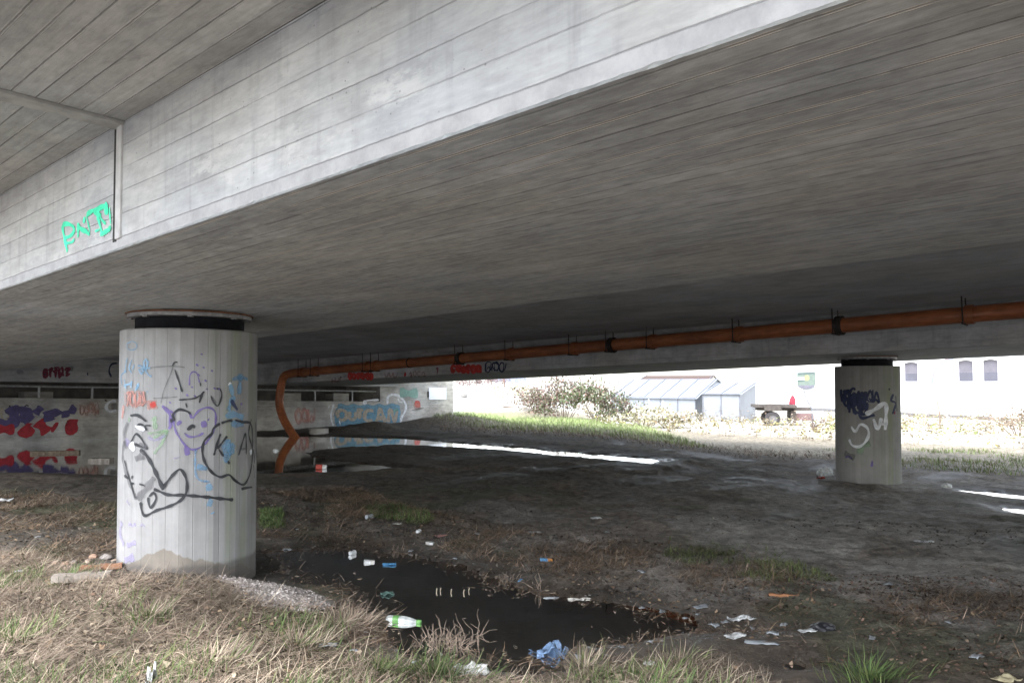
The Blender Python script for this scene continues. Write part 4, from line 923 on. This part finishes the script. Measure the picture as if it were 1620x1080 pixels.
MB().lathe([(.004, .0), (.026, .002), (.033, .012), (.034, .04), (.032, .06), (.034, .12), (.033, .15), (.022, .20), (.014, .225), (.0135, .235)], 24, tr).build('body', BODY, bt, True)
MB().lathe([(.0352, .055), (.0348, .07), (.0352, .098), (.0355, .10)], 24, tr, False).build('label_band', GRN, bt, True)
MB().lathe([(.016, .230), (.0165, .232), (.0165, .262), (.014, .265)], 20, tr).build('cap', GRN, bt, True)
bt.rotation_euler = (0, 0, R(-14))
packet('carton', tuple(wpt(584, 889, -.12) - [0, 0, .012]), (.10, .05, .035), (W_, PAPER), 'white carton floating at the far edge of the near puddle', 'carton', .2)
packet('carton', tuple(gpt(680, 861)), (.085, .05, .03), (PAPER, W_), 'small pale carton lying on mud beyond the near puddle', 'carton', -.3)
packet('cigarette_packet', tuple(gpt(864, 887)), (.11, .055, .024), (BLUE, ORNG), 'blue and white packet with orange end lying on the mud', 'packet', .1)
packet('cigarette_packet', tuple(wpt(828, 921, -.12) - [0, 0, .008]), (.085, .055, .028), (BLUE, W_), 'bright blue packet at the edge of the near puddle', 'packet', -.4, .15)
packet('drink_carton', tuple(wpt(508, 742, -.03)), (.2, .12, .09), (REDP, W_), 'red and white carton at the edge of the back puddle', 'carton', .2)
tr0 = Matrix.Rotation(R(90), 4, 'Y')
def cup(px, py, label, lv=None, s=1., mat=W_, rz=.3, name='plastic_cup', cat='cup'):
    q = wpt(px, py, lv) if lv is not None else gpt(px, py)
    o = empty(name, (q[0], q[1], q[2] + .026 * s), 0, label, cat); o.rotation_euler = (.0, .12, rz)
    MB().lathe([(.024 * s, 0), (.034 * s, .085 * s), (.0365 * s, .087 * s), (.0325 * s, .083 * s), (.022 * s, .004 * s)], 20, tr0).build('wall', mat, o, True)
    MB().lathe([(.0245 * s, -.004 * s), (.025 * s, .004 * s)], 20, tr0).build('foot', mat, o, True); return o
cup(554, 878, 'small white cup floating near the column in the near puddle', -.12, .8, rz=1.2)
cup(580, 821, 'grey white cup on its side behind the mossy patch', None, 1.0, GREYP, 1.0)
lump('crushed_bottle', wpt(872, 945, -.12) - [0, 0, .02], (.15, .05, .045), GREYP, 'crushed pale bottle half sunk at the right of the near puddle', 'bottle', 21, .3, .05)
cup(660, 843, 'white plastic cup at the right of the mossy patch', None, .7, W_, 1.3)
crumple('plastic_wrapper', wpt(616, 893, -.12), (.12, .06, .03), BLUE, 'blue plastic wrapper floating in the near puddle', 'wrapper', .2, 3)
crumple('plastic_wrapper', wpt(613, 940, -.12), (.10, .08, .045), DGREEN, 'dark green wrapper floating mid puddle above the bottle', 'wrapper', .4, 5)
crumple('paper_scrap', gpt(628, 829), (.10, .06, .025), PAPER, 'pale paper scrap lying on the mossy patch', 'paper', .2, 6)
crumple('paper_scrap', gpt(698, 848), (.12, .08, .03), PINK, 'pinkish paper scrap beside the mossy patch', 'paper', .7, 8)
crumple('paper_scrap', gpt(846, 842), (.12, .08, .02), GREYP, 'grey paper scrap on open mud behind the dead stalks', 'paper', .3, 9)
crumple('plastic_bag', gpt(870, 1040), (.20, .16, .13), DBLUE, 'crumpled blue plastic bag on the near bank of the puddle', 'bag', .5, 11, .8, 14)
crumple('plastic_bag', gpt(745, 1064), (.20, .13, .09), W_, 'torn white plastic bag in the grass below the puddle', 'bag', .3, 13, .7, 14)
crumple('plastic_bag', gpt(1172, 981), (.16, .10, .06), W_, 'white crumpled bag on dark mud at the right of the puddle', 'bag', .1, 15, .6, 12)
crumple('paper_scrap', gpt(1162, 1007), (.13, .07, .03), W_, 'bent white paper at the pointed right end of the puddle', 'paper', .5, 17)
crumple('paper_scrap', gpt(1277, 999), (.11, .05, .03), W_, 'bright white scrap against the black bag', 'paper', .2, 19)
lump('plastic_bag', gpt(1302, 995), (.16, .11, .07), DARK, 'black plastic bag lying on mud right of the puddle', 'bag', 5)
crumple('paper_scrap', gpt(1205, 1017), (.20, .06, .02), GREYP, 'grey flattened wrapper in front of the puddle tip', 'paper', -.2, 21)
crumple('paper_scrap', gpt(1110, 960), (.12, .06, .02), GREYP, 'grey scrap on the far bank near the puddle tip', 'paper', .4, 22)
crumple('paper_scrap', gpt(1463, 857), (.16, .10, .03), W_, 'single white scrap on the open mud at the right', 'paper', .1, 23)
crumple('paper_scrap', gpt(1028, 1052), (.06, .05, .05), W_, 'tiny white scrap in the grass right of the blue bag', 'paper', .4, 25)
crumple('dead_leaf', gpt(1592, 1076), (.12, .09, .05), LEAFP, 'large pale leaf in the lower right corner', 'leaf', .4, 27)
crumple('dead_leaf', gpt(842, 1047), (.06, .05, .05), PINK, 'curled reddish leaf left of the blue bag', 'leaf', .4, 28)
crumple('paper_scrap', gpt(943, 820), (.11, .08, .03), W_, 'white scrap far out on the mud in the middle', 'paper', .2, 29)
crumple('paper_scrap', gpt(8, 793), (.16, .10, .10), W_, 'white scrap on the mud at the left edge', 'paper', .2, 31)
crumple('plastic_shard', gpt(240, 1078), (.05, .05, .13), W_, 'upright white plastic shard in the straw at the bottom edge', 'plastic shard', .2, 33, .9, 6)
crumple('plastic_wrapper', gpt(520, 1022), (.11, .05, .03), GREYP, 'grey wrapper on the near bank left of the bottle', 'wrapper', .1, 35)
lump('plastic_bag', gpt(1306, 752), (.30, .22, .26), W_, 'stuffed white plastic bag leaning at the foot of the far column', 'bag', 9, .5)
crumple('plastic_wrapper', gpt(1298, 757), (.14, .10, .12), REDP, 'dark red wrapper beside the stuffed white bag', 'wrapper', .3, 37)
lump('foam_lump', wpt(436, 713, -.03) - [0, 0, .03], (.14, .12, .14), W_, 'white foam lump floating in the back puddle', 'foam', 11, .2)
lump('foam_lump', gpt(1048 + 449, 771), (.18, .14, .12), W_, 'pale foam lump at the water beyond the far column', 'foam', 13, .3)
sc0 = None
for k, (px, py) in enumerate([(1015, 962), (1048, 968), (1085, 979), (1104, 972), (1130, 990), (1148, 985), (1190, 994), (1222, 1003), (1240, 989), (1030, 1016), (985, 1024), (915, 1040), (560, 1030), (655, 1048), (705, 1040), (800, 1048), (500, 880), (455, 868), (650, 872), (720, 884), (1180, 930), (1015, 905), (960, 842), (1120, 838), (1405, 925), (1380, 1010), (1500, 985), (1545, 1040), (430, 800), (470, 838), (520, 812), (755, 845), (60, 850), (120, 815), (30, 905)]):
    q = gpt(px, py)
    if sc0 is None: sc0 = crumple('tiny_scrap', q, (.045, .028, .018), GREYP, 'tiny dirty pale scrap trodden into the mud or straw', 'scrap', .1, 51, .6, 5); o = sc0
    else: o = sc0.copy(); COL.objects.link(o); o.location = (q[0], q[1], q[2] + .004); o.rotation_euler = (0, 0, k * 1.3); o.scale = (.6 + (k * 37 % 10) / 9,) * 3
    o['group'] = 'tiny scraps trodden into the ground'
# planks floating
WOOD = simple('wet_wood', (.17, .13, .095), .8, .4, 18, bump=.3); OLDW = simple('weathered_wood', (.25, .22, .19), .85, .3, 20, bump=.3)
def plank(px, py, L_, wd, th_, rz, mat, label, lv=None, cat='plank', tilt=0, name='plank'):
    q = wpt(px, py, lv) - np.array([0, 0, th_ * .4]) if lv is not None else gpt(px, py)
    b = MB(); n = 9; V = []
    for i in range(n):
        x = (i / (n - 1) - .5) * L_; k = 1 + .12 * math.sin(i * 2.3 + px); j = .004 * math.sin(i * 1.7)
        V += [(x, -wd / 2 * k, j), (x, wd / 2 * k, j), (x, wd / 2 * k * .96, th_ + j), (x, -wd / 2 * k * .96, th_ + j)]
    F_ = [(i * 4 + k, i * 4 + (k + 1) % 4, i * 4 + 4 + (k + 1) % 4, i * 4 + 4 + k) for i in range(n - 1) for k in range(4)] + [(3, 2, 1, 0), ((n - 1) * 4, (n - 1) * 4 + 1, (n - 1) * 4 + 2, (n - 1) * 4 + 3)]
    b.add(V, F_); o = b.build(name, mat); o.location = (q[0], q[1], q[2]); o.rotation_euler = (0, tilt, rz); return tag(o, label, cat)
plank(160, 729, .42, .22, .10, .1, OLDW, 'pale board floating in the back puddle left of the column', -.03)
plank(88, 717, 1.0, .16, .10, .25, WOOD, 'brown log floating in front of the red and purple graffiti', -.03, 'log', 0, 'driftwood_log')
plank(130, 917, .40, .10, .05, .30, OLDW, 'weathered grey slab lying in the grass below the broken bricks', None, 'slab', 0, 'stone_slab')
plank(160, 902, .30, .06, .035, .35, simple('reddish_wood', (.28, .15, .09), .8, .3, 18), 'reddish wooden batten between the bricks and the slab', None, 'batten', 0, 'wood_batten')
plank(1240, 943, .22, .025, .018, -.2, simple('orange_stick', (.34, .16, .08), .8, .2, 18), 'short orange brown stick on the mud right of the puddle', None, 'stick', 0, 'stick')
plank(922, 947, .24, .02, .015, .1, PAPER, 'thin pale stick at the far shore of the near puddle', -.12, 'stick', 0, 'stick')
BRK = [simple('brick_%s' % k, c_, .9, .3, 25, bump=.4) for k, c_ in (('pale', (.38, .29, .23)), ('tan', (.33, .22, .16)), ('grey', (.30, .27, .25)))]
bl_ = ['leftmost small broken brick in the row left of the near column', 'second broken brick from the left in the row by the near column', 'broken brick in the middle of the row, nearest the slab', 'broken brick in the row, fourth from the left', 'larger pale brick piece standing behind the row', 'pale stone piece behind the row, close to the column', 'tan brick piece lying against the side of the near column']
for k, (px, py, s) in enumerate(((88, 891, .07), (103, 893, .07), (117, 890, .07), (140, 889, .09), (148, 882, .10), (168, 883, .11), (182, 889, .08))):
    q = gpt(px, py); lump('broken_brick', q, (s * .95, s * .62, s * .55), BRK[k % 3], bl_[k], 'brick', 40 + k, .25, k * .7)['group'] = 'broken bricks by the near column'
# twig clumps
TW = simple('twig_bark', (.20, .155, .12), .85, .35, 20)
def twigs(px, py, n, ht, spread, label, lv=None, name='dead_shrub', cat='dead shrub', rad=.0042):
    q = wpt(px, py, lv) if lv is not None else gpt(px, py); b = MB(); r = random.Random(px)
    for i in range(n):
        a = r.uniform(0, 6.28); l_ = ht * r.uniform(.3, 1.1); p0 = Vector((r.gauss(0, spread * .4), r.gauss(0, spread * .4), -.03)); d_ = Vector((math.cos(a) * r.uniform(.1, 1.3), math.sin(a) * r.uniform(.1, 1.3), 1)).normalized(); pts = [p0]
        for k in range(4):
            d_ = (d_ + Vector((r.gauss(0, .3), r.gauss(0, .3), r.gauss(0, .2)))).normalized(); pts.append(pts[-1] + d_ * l_ / 4)
        b.tube([tuple(v) for v in pts], [rad * (1 - .18 * k) for k in range(5)], 5)
    o = b.build(name, TW); o.location = q; return tag(o, label, cat)
twigs(708, 1012, 95, .15, .20, 'tangled dead twig clump standing in the near puddle', -.12)
twigs(745, 1005, 8, .26, .08, 'few bare stems at the right of the twig clump in the puddle', -.12)
twigs(805, 915, 30, .12, .12, 'small dead twig clump on the far shore of the near puddle')
twigs(855, 930, 10, .17, .05, 'thin dead stems on the far shore beside the blue packet')
twigs(630, 868, 45, .10, .16, 'low brown dead plant behind the near puddle')
twigs(925, 870, 14, .17, .1, 'sparse dead stems on open mud beyond the puddle')
for k, (px, py) in enumerate(((690, 936), (696, 935), (713, 937), (733, 938), (741, 935))):
    q = wpt(px, py, -.12); o = MB().tube([(0, 0, -.05), (.004, 0, .015), (.008, .003, .030)], .0045, 6).build('reed_stub', simple('reed', (.30, .26, .19), .8, .3, 20)); o.location = q
    tag(o, 'short pale reed stub poking out of the near puddle', 'reed stub', 'reed stubs in the near puddle')

# ------------------------------------------------------------------ beyond the bridge
WALL = simple('white_render', (.80, .80, .79), .85, .05, 2); PLINTH = simple('grey_plinth', (.135, .135, .14), .9, .15, 4)
GLASS = simple('window_glass', (.095, .095, .118), .5, .1, 2, .2); BLIND = simple('window_blind', (.125, .118, .14), .6, .1, 3); FRAME = simple('window_frame', (.75, .75, .76), .5, .05, 8); ROOFM = simple('tile_roof', (.085, .055, .045), .85, .3, 30)
A = at_depth(1439, 660, 44.0); B = at_depth(1568, 660, 38.6)
fd = (B - A); fd[2] = 0; fd /= np.linalg.norm(fd); fnrm = np.array([fd[1], -fd[0], 0]);
if fnrm @ (CAM - A) < 0: fnrm = -fnrm
LB, RB = -13.5, 14.
ang = math.atan2(fd[1], fd[0])
zb = -.55
wb = empty('white_building', (A[0], A[1], zb), ang, 'long white rendered building with arched windows and a rainbow painted on it', 'building')
bpy.context.view_layer.update()
winv = wb.matrix_world.inverted()
def fac(px, py):
    q = winv @ Vector(on_plane(px, py, A, fnrm)); return q.x, q.z
nsgn = 1 if (winv.to_3x3() @ Vector(fnrm)).y > 0 else -1
HB = 5.2
wins = []
for x0, x1, y0, y1 in ((1427, 1452, 576, 603), (1512, 1539.5, 571, 603.3), (1551, 1579, 571, 603.5), (1620, 1650, 568, 604)):
    a0, z1_ = fac(x0, y0); a1, z0_ = fac(x1, y1); wins.append((a0, a1, z0_, z1_))
wv = MB(); z0_ = wins[1][2]; z1_ = max(q[3] for q in wins) + .06
def fbox(mb, x0, x1, y0, y1, a, b): return mb.box(x0, x1, min(nsgn * y0, nsgn * y1), max(nsgn * y0, nsgn * y1), a, b)
fbox(wv, LB, RB, -9, -.25, -.4, HB); fbox(wv, LB, RB, -.25, 0, -.4, z0_); fbox(wv, LB, RB, -.25, 0, z1_, HB)
xs = [LB] + [q for w_ in wins for q in w_[:2]] + [RB]
for i in range(0, len(xs), 2): fbox(wv, xs[i], xs[i + 1], -.25, 0, z0_, z1_)
wv.build('wall', WALL, wb)
for (a0, a1, q0_, q1_) in wins:      # arched heads, frames and panes
    n = 10; V = []; F_ = []; rise = .085; zt = z1_
    for y_ in (0, -.25):
        for i in range(n + 1):
            t = i / n; x = a0 + (a1 - a0) * t; V += [(x, nsgn * y_, zt + .001), (x, nsgn * y_, zt - .11 + rise * (1 - (2 * t - 1) ** 2))]
    m_ = 2 * (n + 1)
    for i in range(n): F_ += [(2 * i, 2 * i + 1, 2 * i + 3, 2 * i + 2), (2 * i + 1, m_ + 2 * i + 1, m_ + 2 * i + 3, 2 * i + 3)]
    MB().add(V, F_).build('window_arch', WALL, wb)
    f_ = MB()
    for xa, xb in ((a0, a0 + .03), (a1 - .03, a1)): fbox(f_, xa, xb, -.20, -.14, z0_, zt - .05)
    f_ = f_.build('window', FRAME, wb)
    fbox(MB(), a0 + .03, a1 - .03, -.19, -.17, z0_ + .02, z0_ + (zt - z0_) * .42).build('pane', GLASS, f_)
    fbox(MB(), a0 + .03, a1 - .03, -.19, -.17, z0_ + (zt - z0_) * .42 + .002, zt - .02).build('blind', BLIND, f_)
fbox(MB(), LB - .02, RB + .02, 0, .05, -.4, fac(1530, 657)[1]).build('plinth', PLINTH, wb)
MB().add([(LB - .4, nsgn * .5, HB), (RB + .4, nsgn * .5, HB), (RB + .4, nsgn * -4.5, HB + 2.2), (LB - .4, nsgn * -4.5, HB + 2.2), (LB - .4, nsgn * -9.5, HB), (RB + .4, nsgn * -9.5, HB)], [(0, 1, 2, 3), (3, 2, 5, 4), (0, 3, 4), (1, 5, 2)]).build('roof', ROOFM, wb)
ra = [(1474, 607), (1475, 597), (1478, 588), (1483, 580), (1490, 574), (1499, 569), (1508, 567)]
for nm, dx, col in (('rainbow_stripe', 0, (.30, .22, .28)), ('rainbow_stripe', 1, (.28, .21, .27)), ('rainbow_stripe', 2.2, (.22, .25, .28)), ('rainbow_stripe', 3.4, (.16, .19, .25))):
    V = []
    for i, (x, y) in enumerate(ra):
        t = i / (len(ra) - 1)
        for w_ in (-.7, .7):
            k = dx * 1.1 + w_ - 2
            X, Zq = fac(x + k * (1 - t * .5), y + k * t * .9); V.append((X, nsgn * .004, Zq))
    o = mesh_np(nm, V, [(2 * i, 2 * i + 1, 2 * i + 3, 2 * i + 2) for i in range(len(ra) - 1)], simple('rainbow_%d' % int(dx * 10), col, .8, .05, 3), wb)

# greenhouse and lean-to
GLZ = simple('greenhouse_glass', (.215, .235, .265), .5, .12, 1.5, .5); WHM = simple('white_metal', (.62, .64, .67), .5, .1, 6)
def house(name, px0, px1, Z0, Z1_, ybase, yeave, yridge, depth, label, cat, lean=False, mat=None, bars=6):
    p0 = at_depth(px0, yeave, Z0); p1 = at_depth(px1, yeave, Z1_); fd_ = p1 - p0; fd_[2] = 0; L_ = np.linalg.norm(fd_); fd_ /= L_
    gz = min(h1(p0[0], p0[1]), h1(p1[0], p1[1])) - .05
    o = empty(name, (p0[0], p0[1], gz), math.atan2(fd_[1], fd_[0]), label, cat)
    he = p0[2] - gz; hr = float(at_depth((px0 + px1) / 2, yridge, (Z0 + Z1_) / 2 + depth / (1 if lean else 2))[2] - gz); D_ = depth; ry = D_ if lean else D_ / 2
    V = [(0, 0, 0), (L_, 0, 0), (L_, 0, he), (0, 0, he), (0, D_, 0), (L_, D_, 0), (L_, D_, hr if lean else he), (0, D_, hr if lean else he), (0, ry, hr), (L_, ry, hr)]
    F_ = [(0, 1, 2, 3), (4, 7, 6, 5), (0, 3, 8, 7, 4) if not lean else (0, 3, 7, 4), (1, 5, 6, 9, 2) if not lean else (1, 5, 6, 2)]
    MB().add(V, F_).build('wall', mat or GLZ, o)
    rf = MB(); e = .12; up_ = .012
    rf.add([(-e, -e, he - e * (hr - he) / ry + up_), (L_ + e, -e, he - e * (hr - he) / ry + up_), (L_ + e, ry, hr + up_), (-e, ry, hr + up_)], [(0, 1, 2, 3)])
    if not lean: rf.add([(-e, ry, hr + up_), (L_ + e, ry, hr + up_), (L_ + e, D_ + e, he - e * (hr - he) / ry + up_), (-e, D_ + e, he - e * (hr - he) / ry + up_)], [(0, 1, 2, 3)])
    rf.build('roof', mat or GLZ, o)
    for i in range(bars + 1):
        x = L_ * i / bars
        MB().tube([(x, -.02, 0), (x, -.02, he + .02), (x, ry, hr + .035)], .025, 6).build('glazing_bar', BARM, o)
    MB().tube([(0, -.03, he + .01), (L_, -.03, he + .01)], .035, 6).build('gutter', BARM, o)
    return o
BARM = simple('grey_bars', (.145, .155, .18), .6, .2, 8)
house('greenhouse', 968, 1100, 41, 38, 663, 628, 600, 5., 'long pale glass greenhouse behind the weeds', 'greenhouse', bars=5)
house('lean_to_shed', 1112, 1170, 37, 36, 665, 623, 606, 2.6, 'small pale lean-to shed at the right end of the greenhouse', 'shed', True, simple('shed_panel', (.225, .24, .262), .6, .08, 2), 2)
hs_ = house('tiled_house', 1010, 1120, 62, 60, 655, 602, 594, 7., 'brown tiled house roof showing behind the greenhouse', 'house', False, simple('cream_wall', (.4, .39, .37), .8, .1, 2), 1)
for ch in hs_.children:
    if ch.name.startswith('roof'): ch.data.materials[0] = ROOFM
house('blue_shed', 775, 830, 47, 47, 632, 606, 598, 3., 'pale blue shed behind the bank at the end of the abutment', 'shed', False, simple('pale_blue_board', (.15, .165, .21), .8, .1, 3), 1)
# trailer
tp = at_depth(1222, 655, 33.0); tz = h1(tp[0], tp[1]); TM = simple('trailer_wood', (.075, .066, .06), .8, .3, 10); TYRE = simple('tyre_rubber', (.05, .047, .05), .8, .2, 20); RIMM = simple('dull_rim', (.14, .135, .14), .6, .2, 10)
tr_ = empty('farm_trailer', (tp[0], tp[1], tz), R(-12), 'old brown flatbed trailer parked in the weeds in front of the white building', 'trailer')
ps = 33.0 / 1200
top_z = at_depth(1222, 640, 33)[2] - tz
MB().box(-.75, 1.0, -.1, 1.6, top_z - .13, top_z, bev=.01).build('deck', TM, tr_)
MB().box(-.6, 1.7, .45, .62, top_z - .27, top_z - .132).box(-.6, 1.7, .95, 1.12, top_z - .27, top_z - .132).build('chassis', TM, tr_)
MB().box(.78, 1.0, .2, 1.3, .12, top_z - .272, bev=.01).build('headboard', TM, tr_)
for y_ in (-.05, 1.45):
    wl = MB(); tm = Matrix.Translation((0, y_, .30)) @ Matrix.Rotation(R(90), 4, 'X')
    wo_ = MB().lathe([(.18, -.09), (.30, -.09), (.325, -.05), (.325, .05), (.30, .09), (.18, .09)], 28, tm, False).build('wheel', TYRE, tr_, True)
    MB().lathe([(.04, -.05), (.185, -.06), (.185, .06), (.04, .05)], 24, tm).build('rim', RIMM, wo_, True)
MB().box(-.36, .36, -.20, -.102, .64 if top_z > .8 else top_z - .16, top_z + .03, bev=.02).build('mudguard', TM, tr_)
MB().box(1.02, 1.75, .3, 1.2, .22, .52, bev=.03).build('tool_box', simple('faded_red_box', (.16, .10, .10), .7, .2, 8), tr_)
rz_ = at_depth(1256, 639, 33.3)
RC = simple('red_cloth', (.26, .03, .05), .7, .35, 14)
rd = lump('red_bundle', np.array([rz_[0], tp[1] + .45, tz + top_z + .20]), (.25, .25, .58), RC, 'bright red upright bundle standing on the end of the flatbed trailer', 'bundle', 71, .45)
rd.location.z = tz + top_z + .10
# sign on a bent pole
sp = at_depth(1276, 602, 29.0); k29 = 29.0 / 1200; base_ = at_depth(1287, 668, 29.0); sz = h1(base_[0], base_[1])
sg = empty('picture_sign', (base_[0], base_[1], sz), 0, 'pale green picture sign with rounded bottom on a thin bent pole', 'sign')
bpy.context.view_layer.update()
def sl_(px, py, y_=0): q = at_depth(px, py, 29.0 ); return (q[0] - base_[0], y_, q[2] - sz)
out_ = [(1261, 589), (1289, 588), (1290, 592), (1290, 607), (1288, 613), (1283, 616), (1275, 616.5), (1268, 615.5), (1263, 612), (1261.3, 608)]
n = len(out_); V = [sl_(a, b, -.02) for a, b in out_] + [sl_(a, b, .02) for a, b in out_]
MB().add(V, [tuple(range(n)), tuple(range(n, 2 * n))[::-1]] + [(i, n + i, n + (i + 1) % n, (i + 1) % n) for i in range(n)]).build('panel', simple('sign_green', (.15, .19, .165), .5, .12, 6), sg)
def sp_(pts, mat, nm, y_): MB().add([sl_(a, b, y_) for a, b in pts], [tuple(range(len(pts)))]).build(nm, mat, sg)
sp_([(1262, 590), (1288, 589), (1288, 591), (1262, 592.5)], simple('sign_dark', (.08, .11, .11), .5, .1, 6), 'dark_band', -.024)
sp_([(1262.5, 596), (1272, 596), (1272, 601), (1262.5, 601)], WHM, 'pale_band', -.024)
sp_([(1262, 601.4), (1272, 602), (1272, 603.2), (1262, 603.2)], simple('sign_dark_green', (.07, .11, .10), .5, .1, 6), 'dark_band', -.024)
sp_([(1276 + 4.5 * math.cos(t), 597.5 + 5 * math.sin(t)) for t in np.linspace(0, 6.1, 18)], simple('sign_yellow', (.26, .27, .15), .5, .1, 6), 'yellow_disc', -.028)
sp_([(1262, 609.5), (1288, 609), (1286.5, 612.5), (1282, 615), (1275, 615.5), (1268, 614.5), (1264, 612)], simple('sign_lilac', (.15, .145, .18), .5, .2, 14), 'lower_band', -.024)
MB().tube([sl_(1271, 613, .04), sl_(1274, 622, .04), sl_(1276, 631, .04), sl_(1281, 639, .04), sl_(1285, 647, .04), (0, .04, -.1)], .028, 8).build('pole', BARM, sg, True)

# shrubs, sapling and posts
def shrub(name, px, py, Z, wd, ht, n, leaf, pal, label, stems=9, cat='shrub', flat=.8):
    q = at_depth(px, py, Z); z = h1(q[0], q[1]); o = empty(name, (q[0], q[1], z), 0, label, cat); r = np.random.default_rng(int(px))
    cs = [(r.uniform(-.5, .5) * wd, r.uniform(-.3, .3) * wd * flat, r.uniform(.25, .85) * ht, r.uniform(.14, .30)) for _ in range(16)]
    V = []; C_ = []
    for i in range(n):
        c_ = cs[r.integers(16)]; p_ = np.array(c_[:3]) + r.normal(0, 1, 3) * np.array([wd, wd * flat, ht]) * c_[3] * .5; p_[2] = max(p_[2], .02)
        a, b = r.normal(0, 1, 3), r.normal(0, 1, 3); a /= np.linalg.norm(a); b -= a * (a @ b); b /= np.linalg.norm(b); s = leaf * r.uniform(.5, 1.4)
        V += [p_ - a * s * .6, p_ + b * s * .35, p_ + a * s * .6, p_ - b * s * .35]; C_ += [np.array(pal[r.integers(len(pal))]) * r.uniform(.6, 1.3)] * 4
    mesh_np('foliage', V, np.arange(n * 4).reshape(n, 4), M['blade'], o, cols=np.array(C_))
    b = MB()
    for k in range(stems):
        t = cs[k % 16]; b.tube([(t[0] * .2, t[1] * .2, -.1), (t[0] * .6, t[1] * .6, t[2] * .55), t[:3]], [.02, .014, .006], 5)
    b.build('stem', TW, o); return o
GLARE = [(.62, .60, .52), (.66, .65, .60), (.55, .52, .40), (.48, .46, .30)]  # foliage colours whitened to stand for blown-out daylight
RUST = [(.17, .11, .095), (.21, .145, .12), (.15, .10, .09), (.26, .20, .17), (.13, .15, .085)]
GRB = [(.085, .12, .06), (.115, .15, .075), (.15, .18, .10), (.22, .22, .15), (.15, .10, .08)]
shrub('bramble_shrub', 812, 655, 37.5, 2.6, 1.2, 1500, .10, GLARE, 'pale overexposed bramble heap on the slope by the abutment', 8)
shrub('bramble_shrub', 845, 655, 36.0, 1.8, 1.3, 1100, .09, GLARE[:2] + RUST, 'pale and brown bramble left of the big bush', 8)
shrub('garden_bush', 892, 664, 34.5, 2.9, 2.0, 4200, .095, RUST + RUST + GRB[2:4] + GLARE[:1], 'large reddish brown bush beyond the green bank', 14)
shrub('garden_bush', 948, 667, 33.5, 2.5, 1.8, 3800, .095, GRB + GRB + RUST[:2] + GLARE[:1], 'large green leaved bush right of the reddish one', 12)
shrub('garden_bush', 985, 668, 34.5, 1.5, 1.0, 900, .08, RUST + GRB[3:4], 'low brown bush in front of the greenhouse corner', 8)
shrub('pale_bush', 1015, 678, 31.5, 1.9, .95, 900, .11, GLARE + [(.22, .21, .11)], 'overexposed pale bush at the left of the field', 7)
shrub('pale_bush', 1062, 680, 31.0, 1.8, .8, 800, .11, GLARE + [(.24, .19, .11)], 'second overexposed bush, right of the first at the field edge', 7)
shrub('dry_hedge', 768, 633, 41, 2.6, .7, 900, .08, [(.17, .12, .115), (.20, .15, .14)], 'reddish dry hedge below the pale blue shed', 6)
shrub('dry_bush', 1612, 672, 26.5, 1.7, 1.1, 900, .075, [(.25, .20, .15), (.30, .24, .18), (.20, .16, .12)], 'tan dry bush at the right edge before the white building', 9)
shrub('dry_bush', 1292, 664, 28.5, .6, .7, 260, .05, [(.16, .12, .105), (.13, .10, .09)], 'thin dead bush around the foot of the sign pole', 14)
def post(px, py, ytop, Z, r_, mat, label, name='wooden_post', cat='post'):
    q = at_depth(px, py, Z); z = h1(q[0], q[1]); t = at_depth(px, ytop, Z)[2] - z
    o = MB().tube([(0, 0, -.3), (.01, 0, t * .5), (0, 0, t)], [r_, r_ * .95, r_ * .9], 10).build(name, mat, None, True); o.location = (q[0], q[1], z); return tag(o, label, cat)
post(756, 628, 596, 42, .16, TM, 'thick brown post standing on the bank near the abutment corner'); post(797, 630, 598, 42, .08, simple('red_post', (.18, .12, .11), .8, .2, 10), 'slim reddish post beside the pale blue shed')
q = at_depth(731, 624, 37.5); lump('boulder', np.array([q[0], q[1], h1(q[0], q[1])]), (.6, .5, .4), simple('grey_stone', (.25, .24, .23), .9, .3, 8, bump=.4), 'grey boulder on the crest by the abutment corner', 'boulder', 61, .3)
q = at_depth(1487, 668, 30); z = h1(q[0], q[1])
sa = empty('sapling', (q[0], q[1], z), 0, 'thin bare sapling in front of the white building', 'tree')
kk = 30 / 1200; mm = lambda px, py: ((px - 1487) * kk, 0, at_depth(1487, py, 30)[2] - z)
MB().tube([(0, 0, -.2), mm(1487, 655), mm(1484, 640), mm(1482, 620), mm(1479, 600), mm(1477, 585)], [.03, .028, .025, .018, .012, .005], 7).build('trunk', TW, sa, True)
for (a_, b_, c_) in (((1484, 645), (1490, 641), (1493, 636)), ((1483, 630), (1488, 624), (1490, 618)), ((1482, 622), (1477, 616), (1475, 608)), ((1480, 605), (1484, 598), (1485, 590))):
    MB().tube([mm(*a_), mm(*b_), mm(*c_)], [.012, .008, .003], 5).build('branch', TW, sa, True)
q = at_depth(805, 655, 36.2); z = h1(q[0], q[1])
o = MB().tube([(-.3, 0, .08), (-.1, .1, .07), (.1, -.1, .06), (.32, -.3, .05)], [.03, .035, .03, .02], 7).build('fallen_branch', TW, None, True); o.location = (q[0], q[1], z); tag(o, 'dark fallen branch lying on the overexposed slope', 'branch')
bpy.context.view_layer.update()
